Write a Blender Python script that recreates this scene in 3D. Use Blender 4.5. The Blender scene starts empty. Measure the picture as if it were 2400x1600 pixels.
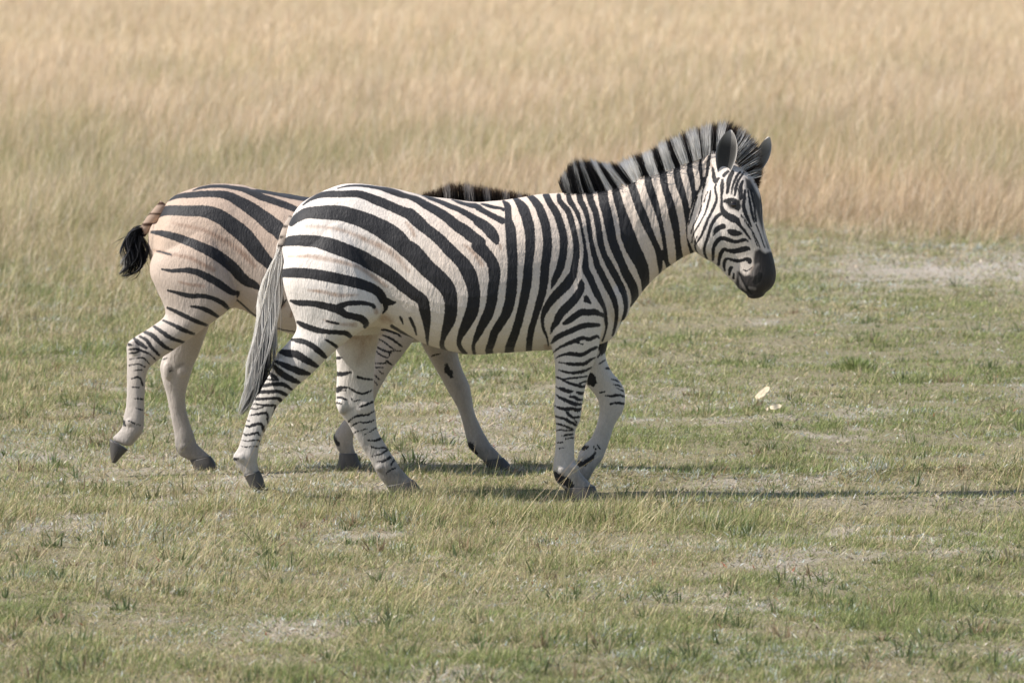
import bpy, math, random
import numpy as np
from mathutils import Vector

# ------------------------------------------------------------------ camera, world, sun, exposure
sc = bpy.context.scene
CAM_D, CAM_H, PITCH, FPX = 25.0, 2.587, math.radians(4.36), 13500.0
cd = bpy.data.cameras.new("camera")
cam = bpy.data.objects.new("camera", cd)
sc.collection.objects.link(cam)
cam.location = (0, -CAM_D, CAM_H)
cam.rotation_euler = (math.pi / 2 - PITCH, 0, 0)
cd.sensor_width = 36.0
cd.lens = 36.0 * FPX / 2400.0
cd.clip_start, cd.clip_end = 0.5, 6000
cd.dof.use_dof = True
cd.dof.focus_distance = 25.0
cd.dof.aperture_fstop = 6.0
sc.camera = cam

SUN_EL, SUN_AZ = math.radians(46), math.radians(-5)     # sun to the left, nearly in line with the animals
sdir = Vector((-math.cos(SUN_EL) * math.cos(SUN_AZ), math.cos(SUN_EL) * math.sin(SUN_AZ), math.sin(SUN_EL)))
w = bpy.data.worlds.new("World")
sc.world = w
w.use_nodes = True
nt = w.node_tree
bg = nt.nodes["Background"]
sky = nt.nodes.new("ShaderNodeTexSky")
sky.sky_type = 'NISHITA'
sky.sun_disc = False
sky.sun_elevation = SUN_EL
sky.sun_rotation = math.atan2(sdir.x, sdir.y)
sky.air_density, sky.dust_density = 1.0, 1.5
nt.links.new(sky.outputs[0], bg.inputs[0])
bg.inputs[1].default_value = 0.10
sl = bpy.data.lights.new("sun", 'SUN')
sl.energy, sl.angle, sl.color = 4.4, math.radians(0.5), (1.0, 0.95, 0.88)
so = bpy.data.objects.new("sun", sl)
sc.collection.objects.link(so)
so.rotation_euler = sdir.to_track_quat('Z', 'Y').to_euler()
sc.view_settings.view_transform = 'Standard'
sc.view_settings.look = 'None'
sc.view_settings.exposure = 0.6
sc.view_settings.gamma = 1.0
sc.cycles.use_denoising = True
sc.cycles.denoising_input_passes = 'RGB_ALBEDO_NORMAL'
sc.cycles.max_bounces = 12
sc.cycles.diffuse_bounces = 6
sc.cycles.transmission_bounces = 10

rng = np.random.default_rng(7)
cp, sp = math.cos(PITCH), math.sin(PITCH)

# ------------------------------------------------------------------ helpers
def unproj(px, py, y):
    """world x, z of the photo pixel (2400 x 1600) on the upright plane at depth y"""
    u, v = (px - 1200.0) / FPX, (py - 800.0) / FPX
    dy, dz = cp - v * sp, -sp - v * cp
    t = (y + CAM_D) / dy
    return u * t, CAM_H + dz * t

def proj(X, Y, Z):
    yy, zz = Y + CAM_D, Z - CAM_H
    f = yy * cp - zz * sp
    return 1200 + FPX * X / f, 800 + FPX * (-(yy * sp + zz * cp)) / f

def vnoise(x, y, scale, seed):
    g = np.random.default_rng(seed).random((256, 256))
    x, y = np.asarray(x) / scale + 1000.3, np.asarray(y) / scale + 1000.7
    xi, yi = np.floor(x).astype(int), np.floor(y).astype(int)
    fx, fy = x - xi, y - yi
    fx, fy = fx * fx * (3 - 2 * fx), fy * fy * (3 - 2 * fy)
    a, b = g[xi % 256, yi % 256], g[(xi + 1) % 256, yi % 256]
    c, d = g[xi % 256, (yi + 1) % 256], g[(xi + 1) % 256, (yi + 1) % 256]
    return (a * (1 - fx) + b * fx) * (1 - fy) + (c * (1 - fx) + d * fx) * fy

def fnoise(x, y, s, seed):
    return 0.55 * vnoise(x, y, s, seed) + 0.3 * vnoise(x, y, s * .45, seed + 1) + 0.15 * vnoise(x, y, s * .2, seed + 2)

BUMPS = []   # filled from the hooves: the ground meets each of them
def ground_z(x, y):
    x, y = np.asarray(x, float), np.asarray(y, float)
    near = np.clip(1 - np.abs(y) / 60, 0.0, 1)
    z = (vnoise(x, y, 1.3, 51) - .5) * .05 + (vnoise(x, y, .45, 52) - .5) * .02
    br_ = .35 + .9 * vnoise(x, y, .35, 53)
    z = z + .046 * np.exp(-((y + .40 + .04 * np.sin(x * 2)) / .12) ** 2) * np.clip((x - .40) / .25, 0, 1) * (br_ * np.clip((x - .8) / .4, 0, 1) + np.clip((1.2 - x) / .4, 0, 1))
    z = z + .050 * np.exp(-((y - .74) / .13) ** 2) * np.clip((x - .0) / .25, 0, 1) * np.clip((3.4 - x) / 1, 0, 1) * (.7 + .4 * br_)
    keep = np.zeros_like(z)
    tgt = np.zeros_like(z)
    for bx, by, bz in BUMPS:
        k = np.exp(-((x - bx) ** 2 + (y - by) ** 2) / .18 ** 2)
        tgt += k * bz
        keep = np.maximum(keep, k)
    return z * near * (1 - keep) + tgt

def tag(o, label=None, cat=None, group=None, kind=None):
    for k, v in (("label", label), ("category", cat), ("group", group), ("kind", kind)):
        if v:
            o[k] = v
    return o

def np_mesh(name, verts, faces_sizes, loops, smooth=True):
    me = bpy.data.meshes.new(name)
    me.vertices.add(len(verts))
    me.vertices.foreach_set("co", np.ascontiguousarray(verts, np.float32).ravel())
    me.loops.add(len(loops))
    me.loops.foreach_set("vertex_index", np.ascontiguousarray(loops, np.int32))
    me.polygons.add(len(faces_sizes))
    st = np.concatenate([[0], np.cumsum(faces_sizes)[:-1]]).astype(np.int32)
    me.polygons.foreach_set("loop_start", st)
    me.polygons.foreach_set("loop_total", np.ascontiguousarray(faces_sizes, np.int32))
    me.polygons.foreach_set("use_smooth", np.full(len(faces_sizes), smooth))
    me.update(calc_edges=True)
    return me

def set_col(me, cols):
    a = me.attributes.new("Col", 'FLOAT_COLOR', 'POINT')
    c = np.ones((len(cols), 4), np.float32)
    c[:, :3] = cols
    a.data.foreach_set("color", c.ravel())

def set_float(me, name, vals):
    a = me.attributes.new(name, 'FLOAT', 'POINT')
    a.data.foreach_set("value", np.ascontiguousarray(vals, np.float32))

def link(me, mat, parent=None, name=None):
    o = bpy.data.objects.new(name or me.name, me)
    sc.collection.objects.link(o)
    if mat:
        me.materials.append(mat)
    if parent:
        o.parent = parent
    return o

class NB:
    def __init__(s, name):
        s.m = bpy.data.materials.new(name)
        s.m.use_nodes = True
        s.t = s.m.node_tree
        s.b = s.t.nodes["Principled BSDF"]
        s.out = s.t.nodes["Material Output"]
    def n(s, typ, **kw):
        nd = s.t.nodes.new("ShaderNode" + typ)
        for k, v in kw.items():
            if k.startswith("i_"):
                key = k[2:]
                nd.inputs[int(key) if key.isdigit() else key].default_value = v
            else:
                setattr(nd, k, v)
        return nd
    def l(s, a, b):
        s.t.links.new(a, b)
    def attr(s, name):
        return s.n("Attribute", attribute_name=name)
    def math(s, op, a, b=None, c=None, clamp=False):
        nd = s.n("Math", operation=op, use_clamp=clamp)
        for i, v in enumerate((a, b, c)):
            if v is None:
                continue
            if isinstance(v, (int, float)):
                nd.inputs[i].default_value = v
            else:
                s.l(v, nd.inputs[i])
        return nd.outputs[0]
    def mix(s, fac, a, b, blend='MIX'):
        nd = s.n("Mix", data_type='RGBA', blend_type=blend)
        for i, v in ((0, fac), (6, a), (7, b)):
            if isinstance(v, (int, float)):
                nd.inputs[i].default_value = v
            elif isinstance(v, tuple):
                nd.inputs[i].default_value = (*v, 1)
            else:
                s.l(v, nd.inputs[i])
        return nd.outputs[2]
    def noise(s, scale, detail=3, rough=.55, vec=None):
        nd = s.n("TexNoise")
        nd.inputs["Scale"].default_value = scale
        nd.inputs["Detail"].default_value = detail
        nd.inputs["Roughness"].default_value = rough
        if vec is not None:
            s.l(vec, nd.inputs["Vector"])
        return nd.outputs[0]
    def mapped(s, scale, rot=(0, 0, 0)):
        tc = s.n("TexCoord")
        mp = s.n("Mapping")
        mp.inputs["Scale"].default_value = scale
        mp.inputs["Rotation"].default_value = rot
        s.l(tc.outputs["Object"], mp.inputs["Vector"])
        return mp.outputs[0]

# ------------------------------------------------------------------ materials
def mat_grass(name, transl=.35, rough=.55):
    b = NB(name)
    c = b.attr("Col").outputs["Color"]
    b.l(c, b.b.inputs["Base Color"])
    b.b.inputs["Roughness"].default_value = rough
    b.b.inputs["Specular IOR Level"].default_value = .35
    tr = b.n("BsdfTranslucent")
    b.l(c, tr.inputs[0])
    mx = b.n("MixShader")
    mx.inputs[0].default_value = transl
    b.l(b.b.outputs[0], mx.inputs[1])
    b.l(tr.outputs[0], mx.inputs[2])
    b.l(mx.outputs[0], b.out.inputs[0])
    return b.m

def mat_ground():
    b = NB("sandy_soil")
    v = b.mapped((1, 1, 1))
    n1 = b.noise(1.1, 5, .6, v)
    n2 = b.noise(22, 4, .65, v)
    n3 = b.noise(140, 2, .6, v)
    c = b.mix(b.math('MULTIPLY', n1, 1.2, clamp=True), (.33, .28, .235), (.45, .395, .35))
    c = b.mix(b.attr('open').outputs['Fac'], b.mix(n2, (.12, .10, .05), (.26, .22, .12)), c)
    r = b.n("ValToRGB")
    r.color_ramp.elements[0].position, r.color_ramp.elements[1].position = .42, .62
    b.l(n2, r.inputs[0])
    c = b.mix(b.math('MULTIPLY', r.outputs[0], .55), c, (.23, .20, .12))
    r2 = b.n("ValToRGB")
    r2.color_ramp.elements[0].position, r2.color_ramp.elements[1].position = .58, .72
    b.l(n3, r2.inputs[0])
    c = b.mix(b.math('MULTIPLY', r2.outputs[0], .6), c, (.52, .49, .45))
    far = b.attr("straw").outputs["Fac"]
    c = b.mix(far, c, (.46, .36, .21))
    b.l(c, b.b.inputs["Base Color"])
    b.b.inputs["Roughness"].default_value = .95
    bp = b.n("Bump")
    bp.inputs["Strength"].default_value = .8
    bp.inputs["Distance"].default_value = .02
    b.l(b.math('ADD', n2, b.math('MULTIPLY', n3, .4)), bp.inputs["Height"])
    b.l(bp.outputs[0], b.b.inputs["Normal"])
    return b.m

def mat_fur(name, white, tan, brown):
    b = NB(name)
    f = b.attr("stripe").outputs["Fac"]
    vec = b.mapped((1, 1, .45))
    fine = b.noise(190, 2, .6, vec)
    mid = b.noise(45, 3, .6, vec)
    big = b.noise(7, 3, .6, vec)
    amp = b.math('MULTIPLY_ADD', b.attr("dirt").outputs["Fac"], 2.2, 1.0)
    edge = b.math('MULTIPLY_ADD', amp, b.math('ADD', b.math('MULTIPLY', b.math('SUBTRACT', fine, .5), 4.5),
                                   b.math('MULTIPLY', b.math('SUBTRACT', mid, .5), 2.2)), f)
    mr = b.n("MapRange", interpolation_type='SMOOTHSTEP')
    b.l(edge, mr.inputs[0])
    mr.inputs[1].default_value, mr.inputs[2].default_value = -1.4, 1.4
    mr.inputs[3].default_value, mr.inputs[4].default_value = 1, 0
    ta = b.attr("warm").outputs["Fac"]
    base = b.mix(ta, white, tan)
    base = b.mix(b.math('MULTIPLY', big, .35), base, tan)
    base = b.mix(b.math('MULTIPLY', b.attr("brown").outputs["Fac"], b.math('ADD', mid, .15)), base, brown)
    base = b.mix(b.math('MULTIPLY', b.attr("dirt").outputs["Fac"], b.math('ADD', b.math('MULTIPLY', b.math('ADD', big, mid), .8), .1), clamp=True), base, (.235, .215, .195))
    sp_ = b.n("MapRange")
    b.l(fine, sp_.inputs[0])
    sp_.inputs[1].default_value, sp_.inputs[2].default_value = .3, .75
    sp_.inputs[3].default_value, sp_.inputs[4].default_value = .86, 1.06
    base = b.mix(1.0, base, sp_.outputs[0], 'MULTIPLY')
    blk = b.mix(mid, (.008, .008, .010), (.022, .021, .023))
    col = b.mix(mr.outputs[0], base, blk)
    skin = b.mix(b.math('MULTIPLY', b.attr("brown").outputs["Fac"], 1.0), b.mix(mid, (.020, .018, .018), (.042, .036, .034)), (.15, .135, .125))
    skin = b.mix(mr.outputs[0], skin, (.005, .005, .005))
    col = b.mix(b.attr("skin").outputs["Fac"], col, skin)
    b.l(col, b.b.inputs["Base Color"])
    b.b.inputs["Roughness"].default_value = .62
    b.b.inputs["Specular IOR Level"].default_value = .3
    b.b.inputs["Sheen Weight"].default_value = .08
    b.b.inputs["Sheen Roughness"].default_value = .5
    # combed coat and the loose folds of the neck
    v2 = b.mapped((1, 1, .3), (0, .5, 0))
    h = b.math('ADD', b.noise(120, 2, .6, v2), b.math('MULTIPLY', b.noise(28, 2, .5, v2), 1.2))
    v3 = b.mapped((1, .2, .45), (0, -.75, 0))
    fold = b.math('MULTIPLY', b.noise(16, 2, .5, v3), b.math('MULTIPLY', b.attr("fold").outputs["Fac"], 9.0))
    bp = b.n("Bump")
    bp.inputs["Strength"].default_value = .7
    bp.inputs["Distance"].default_value = .004
    b.l(b.math('ADD', h, fold), bp.inputs["Height"])
    b.l(bp.outputs[0], b.b.inputs["Normal"])
    return b.m

def mat_attr(name, rough=.6, spec=.3, bump=0):
    b = NB(name)
    b.l(b.attr("Col").outputs["Color"], b.b.inputs["Base Color"])
    b.b.inputs["Roughness"].default_value = rough
    b.b.inputs["Specular IOR Level"].default_value = spec
    if bump:
        bp = b.n("Bump")
        bp.inputs["Strength"].default_value = .4
        bp.inputs["Distance"].default_value = .004
        b.l(b.noise(bump, 3, .6, b.mapped((1, 1, 1))), bp.inputs["Height"])
        b.l(bp.outputs[0], b.b.inputs["Normal"])
    return b.m

def mat_hoof():
    b = NB("hoof_horn")
    n = b.noise(60, 4, .6, b.mapped((1, 1, .25)))
    b.l(b.mix(n, (.025, .023, .022), (.10, .09, .08)), b.b.inputs["Base Color"])
    b.b.inputs["Roughness"].default_value = .55
    return b.m

def mat_eye():
    b = NB("dark_eye")
    b.b.inputs["Base Color"].default_value = (.012, .008, .006, 1)
    b.b.inputs["Roughness"].default_value = .08
    return b.m

M_HAIR = mat_grass("mane_hair", .55, .75)
M_HAIR.node_tree.nodes['Principled BSDF'].inputs['Specular IOR Level'].default_value = .12
M_EAR = mat_attr("ear_fur", .75, .2, 160)
M_HOOF, M_EYE = mat_hoof(), mat_eye()
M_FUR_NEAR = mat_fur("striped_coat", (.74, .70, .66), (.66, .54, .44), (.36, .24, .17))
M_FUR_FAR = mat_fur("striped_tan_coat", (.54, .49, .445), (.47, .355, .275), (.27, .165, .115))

# ------------------------------------------------------------------ zebra tracing data
# every stroke runs in coordinates of an enlarged study view: letter = view, then x,y,width
VIEWS = {'A': (600, 400, 3.92), 'B': (900, 400, 3.92), 'C': (1200, 400, 3.92), 'D': (1500, 250, 3.92),
         'E': (600, 700, 3.92), 'F': (900, 700, 3.92), 'G': (1200, 650, 3.92), 'H': (1500, 500, 3.92),
         'K': (240, 400, 3.92), 'L': (240, 750, 3.92), 'M': (540, 900, 5.227), 'N': (750, 900, 5.227),
         'O': (950, 780, 4.237), 'P': (1250, 880, 4.9), 'Q': (1640, 280, 7.84), 'R': (1640, 480, 6.815),
         'U': (780, 420, 7.84), 'V': (960, 440, 7.84), 'W': (1120, 440, 7.84), 'X': (1300, 440, 7.84),
         'Y': (1240, 620, 6.533), 'Z': (1600, 400, 7.127), 'S': (0, 0, 1.0)}

def parse(txt):
    """lines: k = black stroke, w = white stroke, p = black patch, n = faint brown stroke, d = dark face patch (muzzle and eye skin, grey face front), t = dirt-grey dulling"""
    out = []
    for ln in txt.strip().splitlines():
        tk = ln.split()
        if not tk:
            continue
        kind, pts, v = tk[0], [], 'S'
        for t in tk[1:]:
            if t in VIEWS:
                v = t
                continue
            a = [float(q) for q in t.split(',')]
            ox, oy, s = VIEWS[v]
            pts.append((ox + a[0] / s, oy + a[1] / s, (a[2] / s if len(a) > 2 else 0)))
        out.append((kind, np.array(pts)))
    return out

NEAR_MAIN = """
k U 90,170,10 250,130,30 450,118,35 650,135,45 850,165,55 1000,200,85 1130,240,100 1300,300,90 V 0,170,80 150,230,110 300,320,130 500,430,150 700,560,170 850,690,180 1000,780,200 1150,900,200 1300,1010,190 W 0,1060,230 120,1180,205 230,1320,190 290,1450,195 300,1568,200 B 1015,1000,95 1000,1100,95 990,1200,90 F 960,130,90 915,220,80 860,330,55 830,400,32 820,450,28 830,500,26
k A 430,318,12 500,265,25 600,225,45 700,215,55 U 0,275,110 250,270,110 450,270,115 600,310,130 800,390,150 1000,470,160 1200,560,160 1400,640,190 V 0,480,190 120,590,220 270,730,190 430,850,190 580,980,200 700,1110,210 850,1260,210 980,1390,230 1085,1568,250 B 800,1000,120 825,1100,108 825,1200,105 805,1300,110 770,1380,95 725,1470,70 695,1540,42 F 690,420,36 715,470,35 750,500,30
k A 325,490,40 370,440,70 450,395,90 560,385,110 U 0,615,260 200,635,265 400,695,275 600,765,290 780,850,310 950,940,330 1080,1030,350 1200,1120,330 1330,1260,300 B 260,750,165 400,900,150 500,990,150 580,1080,140 612,1180,115 615,1280,110 600,1380,100 570,1460,70 545,1530,42 F 530,420,36 545,460,35 570,480,25
k A 260,665,55 320,645,85 420,642,95 560,652,105 700,690,125 820,735,125 940,785,125 1060,850,125 1170,915,120 1270,985,110 1370,1070,105 1460,1140,100 B 350,1190,100 375,1280,95 390,1370,75 395,1450,45 398,1540,26 F 400,425,14
k A 243,942,70 350,937,84 500,947,87 650,970,93 800,1003,90 940,1035,90 1050,1072,80 1130,1120,75 1175,1190,70 1230,1210,50 1280,1210,15
k A 1190,1220,50 1190,1270,30 1165,1310,10
k A 320,1195,20 400,1215,45 520,1220,50 640,1245,60 750,1275,70 820,1320,55 900,1340,55 970,1360,60 1010,1400,50 1000,1435,25
k A 740,1265,60 820,1225,40 900,1215,40 980,1215,35 1060,1230,30 1085,1250,30
n A 1085,1255,45 1105,1300,55
n A 620,1370,30 700,1395,40 780,1410,36 910,1415,55
k A 650,1382,14 720,1398,20 760,1404,12
k A 385,1390,25 450,1425,45 550,1460,45 660,1480,38 760,1485,35 830,1495,40 870,1525,30
k E 330,375,20 400,385,40 480,410,40 540,450,45 600,500,42 645,540,25
k E 640,375,14 690,405,25 740,440,25
k E 210,480,30 290,500,60 370,510,60 440,550,60 520,595,45 570,625,25
k E 180,575,20 250,605,45 330,640,50 410,670,55 490,690,25
k E 165,620,30 210,665,50 280,715,55 340,745,45 400,770,25
k E 130,690,25 170,715,30 200,745,20
k E 105,740,15 200,747,16
k E 50,800,25 150,785,30 240,785,35 290,805,30 330,835,20
k E 0,855,25 120,855,30 200,850,28 250,870,35 285,885,20
k E 0,920,25 100,917,22 190,912,22 220,925,30 235,950,15
k M 280,240,15 400,255,22 480,262,25 545,262,25 540,320,22 515,380,12
k M 255,295,15 320,305,18 390,280,15 440,262,15
k M 240,380,15 320,370,25 400,355,27 450,360,27 455,420,25 458,480,14
k M 200,440,12 235,450,14
k M 185,505,12 230,520,22 280,500,35 350,485,32 390,500,35 405,550,40 425,590,25
k M 155,600,12 200,622,22 270,610,25 335,595,22 365,635,15
k M 140,685,12 190,698,18 260,690,18 320,683,18 355,695,20
k M 135,755,12 180,770,15 240,765,14 300,758,14 330,765,12
k M 30,920,40 70,915,35 110,905,20
k V 100,95,12 250,135,40 350,180,55 480,230,60 600,275,70 750,340,80 900,400,85 1050,480,95 1200,570,110 1350,680,130 W 0,620,150 140,715,180 240,820,190 310,920,150 345,1000,80
n W 410,1060,70 425,1120,60
k V 780,220,15 900,265,50 1000,295,55 1100,320,70 1230,340,85 1330,410,85 1450,480,80 W 0,370,85 130,440,85 250,510,90 350,560,95 450,610,110
k W 60,295,20 150,320,50 270,355,55 400,375,45 470,400,60
k W 470,250,40 540,330,105 555,420,110 560,520,110 570,640,140 600,760,175 610,900,180 620,1050,185 630,1200,180 640,1350,165 630,1568,160 B 1175,1040,95 1165,1150,90 1140,1260,90 1115,1330,80 1070,1400,75 1010,1500,68 F 990,400,62 965,460,62 970,500,62
k W 680,205,60 760,280,120 840,400,180 900,560,180 940,720,180 960,900,165 960,1100,160 945,1300,150 925,1450,150 920,1568,155 B 1310,1050,80 1290,1160,75 1265,1270,70 1240,1370,70 1210,1470,70 F 1160,430,75 1152,500,80
k W 940,140,80 1050,250,120 1130,370,140 1190,520,150 1240,680,150 1270,860,150 1280,1050,150 1265,1250,150 1235,1450,150 C 290,1050,70 270,1150,65 240,1250,60 210,1350,50 180,1450,50 160,1568,50 G 155,670,50
k W 1250,130,100 1330,290,110 1420,420,120 X 78,580,125 130,760,130 165,920,130 168,1060,130 155,1220,130 115,1400,130 Y 490,0,110 450,110,100 390,230,80 350,340,30 340,370,10
k X 75,140,65 95,240,80 165,335,90 250,440,100 300,590,100 338,745,95 375,910,95 397,1065,95 398,1230,100 375,1400,115 Y 690,60,100 680,130,110 640,210,130 570,310,135 480,400,135 390,490,120 310,590,100 250,690,85 210,790,55 205,880,45 220,980,40 250,1060,35 280,1140,25 295,1240,20
k X 250,130,70 280,240,95 355,360,75 425,485,70 475,650,50 505,800,45 535,950,50 555,1100,55 572,1230,70 570,1380,90 Y 865,0,85 872,90,100 930,190,100 985,325,90 1050,465,90 1095,550,75 1140,640,55 1165,720,45 1175,830,50 1185,930,40 1175,1010,25 1125,1170,25
k X 450,130,95 475,240,100 545,370,90 595,525,75 625,675,75 645,825,75 670,975,70 695,1105,80 725,1225,85 760,1335,90 Y 1040,0,85 1120,165,90 1205,335,90 1275,475,80 1320,605,70 1338,725,55 1335,855,48 1310,975,40 1280,1085,30
k X 635,60,120 640,130,115 675,270,110 745,430,100 780,600,105 810,775,105 835,955,100 865,1090,100 925,1260,95 Y 1230,0,95 1325,180,95 1410,340,90 1460,475,75 1480,595,65 1475,710,50 1440,830,40 1400,955,25
k X 880,20,180 885,100,175 905,265,170 960,470,165 995,645,165 1030,810,160 1060,955,155 1110,1110,150 1180,1275,145 1240,1410,135 C 1045,941,75 1095,1030,75 1125,1110,70 1125,1200,50 1110,1240,40
p 1434,425 1468,410 1504,394 1542,383 1576,371 1610,358 1650,348 1690,340 1700,380 1660,410 1650,432 1633,460 1618,495 1612,530 1612,556 1622,582 1630,596 1600,640 1560,680 1510,710 1506,690 1501,655 1488,624 1468,591 1455,558 1452,529 1447,501 1439,473 1435,453 1434,440
w C 985,40,78 1030,170,75 1070,300,75 1120,430,75 1165,540,80 1215,650,95 1265,760,95 1295,870,75 1305,950,75 1300,1040,70
w C 1160,-20,110 1175,100,75 1210,220,65 1250,330,65 1290,430,60 1320,520,55 1350,620,40 1380,720,15
w C 1390,830,10 1400,900,30 1390,950,45
w D 125,540,75 135,600,65 150,700,60 180,800,55 210,900,55 230,1000,60 255,1100,60 280,1250,65 300,1420,60
w D 275,510,60 280,640,50 300,750,55 340,850,60 365,950,55 385,1050,50 395,1150,45 405,1250,50 430,1370,60
w D 410,460,60 400,600,50 420,680,50 440,760,45 455,850,30 460,930,12
w D 525,410,60 510,520,45 515,600,40 530,680,40 520,760,20
w D 610,390,50 590,500,35 590,580,25 585,640,15
k Y 800,250,40 800,310,90 790,390,100 740,470,110 670,560,120 580,650,120 500,730,120 450,810,110 420,880,90 370,950,60 330,1050,20
p Y 840,480 880,465 915,500 945,560 965,600 930,610 890,590 835,570 835,520
k Y 540,900,50 620,850,80 720,780,85 810,725,90 900,735,85 1000,725,85 1080,755,60 1150,780,60
k Y 345,1200,30 420,1120,70 520,1065,65 630,1020,70 740,970,75 840,935,75 950,925,65 1070,925,45
k Y 370,1350,12 420,1300,30 520,1240,40 640,1190,55 740,1150,55 830,1120,50 910,1145,50 980,1120,45 1040,1095,40 1070,1120,30
k Y 720,1170,50 770,1205,25 820,1218,10
k Y 410,1430,12 500,1385,30 620,1365,50 720,1375,55 820,1375,50 920,1320,45 1010,1275,45 1050,1265,30
k Y 450,1495,12 560,1510,30 680,1525,45 800,1525,50 880,1500,45 950,1450,40 1030,1420,20
k G 430,850,10 500,870,20 580,875,25 660,860,25 735,825,15
k P 265,15,15 340,42,22 430,30,20 530,20,22 625,5,15
k P 345,55,20 430,90,28 510,115,28 570,128,30 610,110,22
k P 525,95,15 570,75,22 620,65,20
k P 262,130,15 330,155,35 400,180,40 455,178,20
k P 500,190,25 550,205,35 580,195,25
k P 265,220,15 320,260,35 400,295,38 480,325,38 550,330,25
k P 420,240,22 470,245,30 520,275,32 575,275,20
k P 245,345,15 300,370,30 370,385,40 440,380,35 510,395,38 555,380,20
k P 390,420,30 420,460,30 470,480,25 545,470,15
k P 235,460,14 300,480,25 360,495,30 420,530,32 490,565,25
k P 470,490,15 495,540,18
k P 265,550,14 320,560,22 390,590,25 450,615,20
k P 270,630,12 320,620,15 380,630,18 460,625,15
k P 330,690,12 390,678,20 450,675,18
k P 375,725,12 460,712,14
k P 275,770,12 330,765,18
k P 300,835,10 350,830,10
k P 240,1130,60 300,1180,80 380,1220,90 430,1260,60
n A 300,790,40 480,785,50 640,810,55 780,840,50 950,890,50 1100,990,55 1200,1060,45
n A 460,510,40 640,520,45 780,545,50 900,585,55 1040,650,65 1180,710,75 1300,800,70 1400,920,45
n A 480,1100,30 600,1110,40 760,1145,45 940,1140,25
n A 720,1140,24 790,1152,30
n V 1000,1050,60 1100,1120,80 1250,1280,110 1330,1420,110
n V -60,640,70 20,740,90 90,880,80
k F 70,250,26 150,300,24 250,360,20 330,410,16 420,440,14 530,475,15 640,497,14 760,510,12
n F 0,180,120 60,200,90
k F 145,165,14 160,190,22 175,230,12
k F 240,180,25 265,230,25 285,280,20 297,330,12
n F 1490,440,60 1510,460,60
"""
NEAR_HINDFAR = """
k E 735,545,20 760,545,25 790,540,15
k E 745,690,35 800,690,35 870,675,18
k E 935,720,25 1000,735,20 1070,740,15
k N 215,70,60 260,45,40 330,40,18 380,60,22 440,95,25 510,118,25 570,105,22 630,75,15
k N 240,75,14 310,80,14
k N 215,160,22 260,165,25 325,190,20
k N 200,225,15 260,240,18
k N 385,170,12 415,210,15 490,190,12
k N 490,275,22 560,255,25 650,215,22
k N 350,460,12 410,410,20 480,385,22 560,380,22 620,355,20 660,330,12
k N 380,520,12 440,480,18 500,465,18 570,470,20 630,455,18 665,435,12
k N 420,600,12 460,575,16 520,560,16 575,550,12
k N 550,615,10 620,580,16 685,535,14
k N 590,685,12 660,690,22 710,680,30 750,660,25
k N 615,765,15 690,785,18 760,780,15 830,785,18
k N 635,880,12 700,865,18 760,850,20 830,800,15
k N 700,945,10 780,940,18 860,895,30
k N 870,990,20 905,930,20
k N 810,1085,12 880,1045,18 920,1025,14
n E 760,300,300 1000,350,300 950,560,160
t N 300,330,120 400,300,60
t N 700,1050,160 950,1150,200
"""  # the broadest brown stroke paints the inner thigh's shade into the coat
NEAR_FOREFAR = """
p Y 1060,1180 1220,1130 1240,1210 1180,1330 1110,1400 1060,1300
k G 790,730,15 810,700,20
k G 800,795,12 850,760,14
k G 870,835,22 900,835,18
p G 690,890 735,870 770,910 780,970 750,1005 690,985
k P 905,40,12 960,60,18 985,75,12
k P 920,100,15 970,110,18 1010,130,12
k P 960,145,12 1035,178,12
k P 770,195,18 820,185,14
k P 830,230,12 900,235,25 980,222,25 1040,240,20
k P 890,325,20 970,312,25 1045,325,22
k P 580,830,50 620,820,30
k P 540,1010,60 580,1010,50 620,980,50 680,930,35 710,880,20
k P 690,815,14 720,850,14
k P 740,800,10 765,835,10
"""
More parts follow.
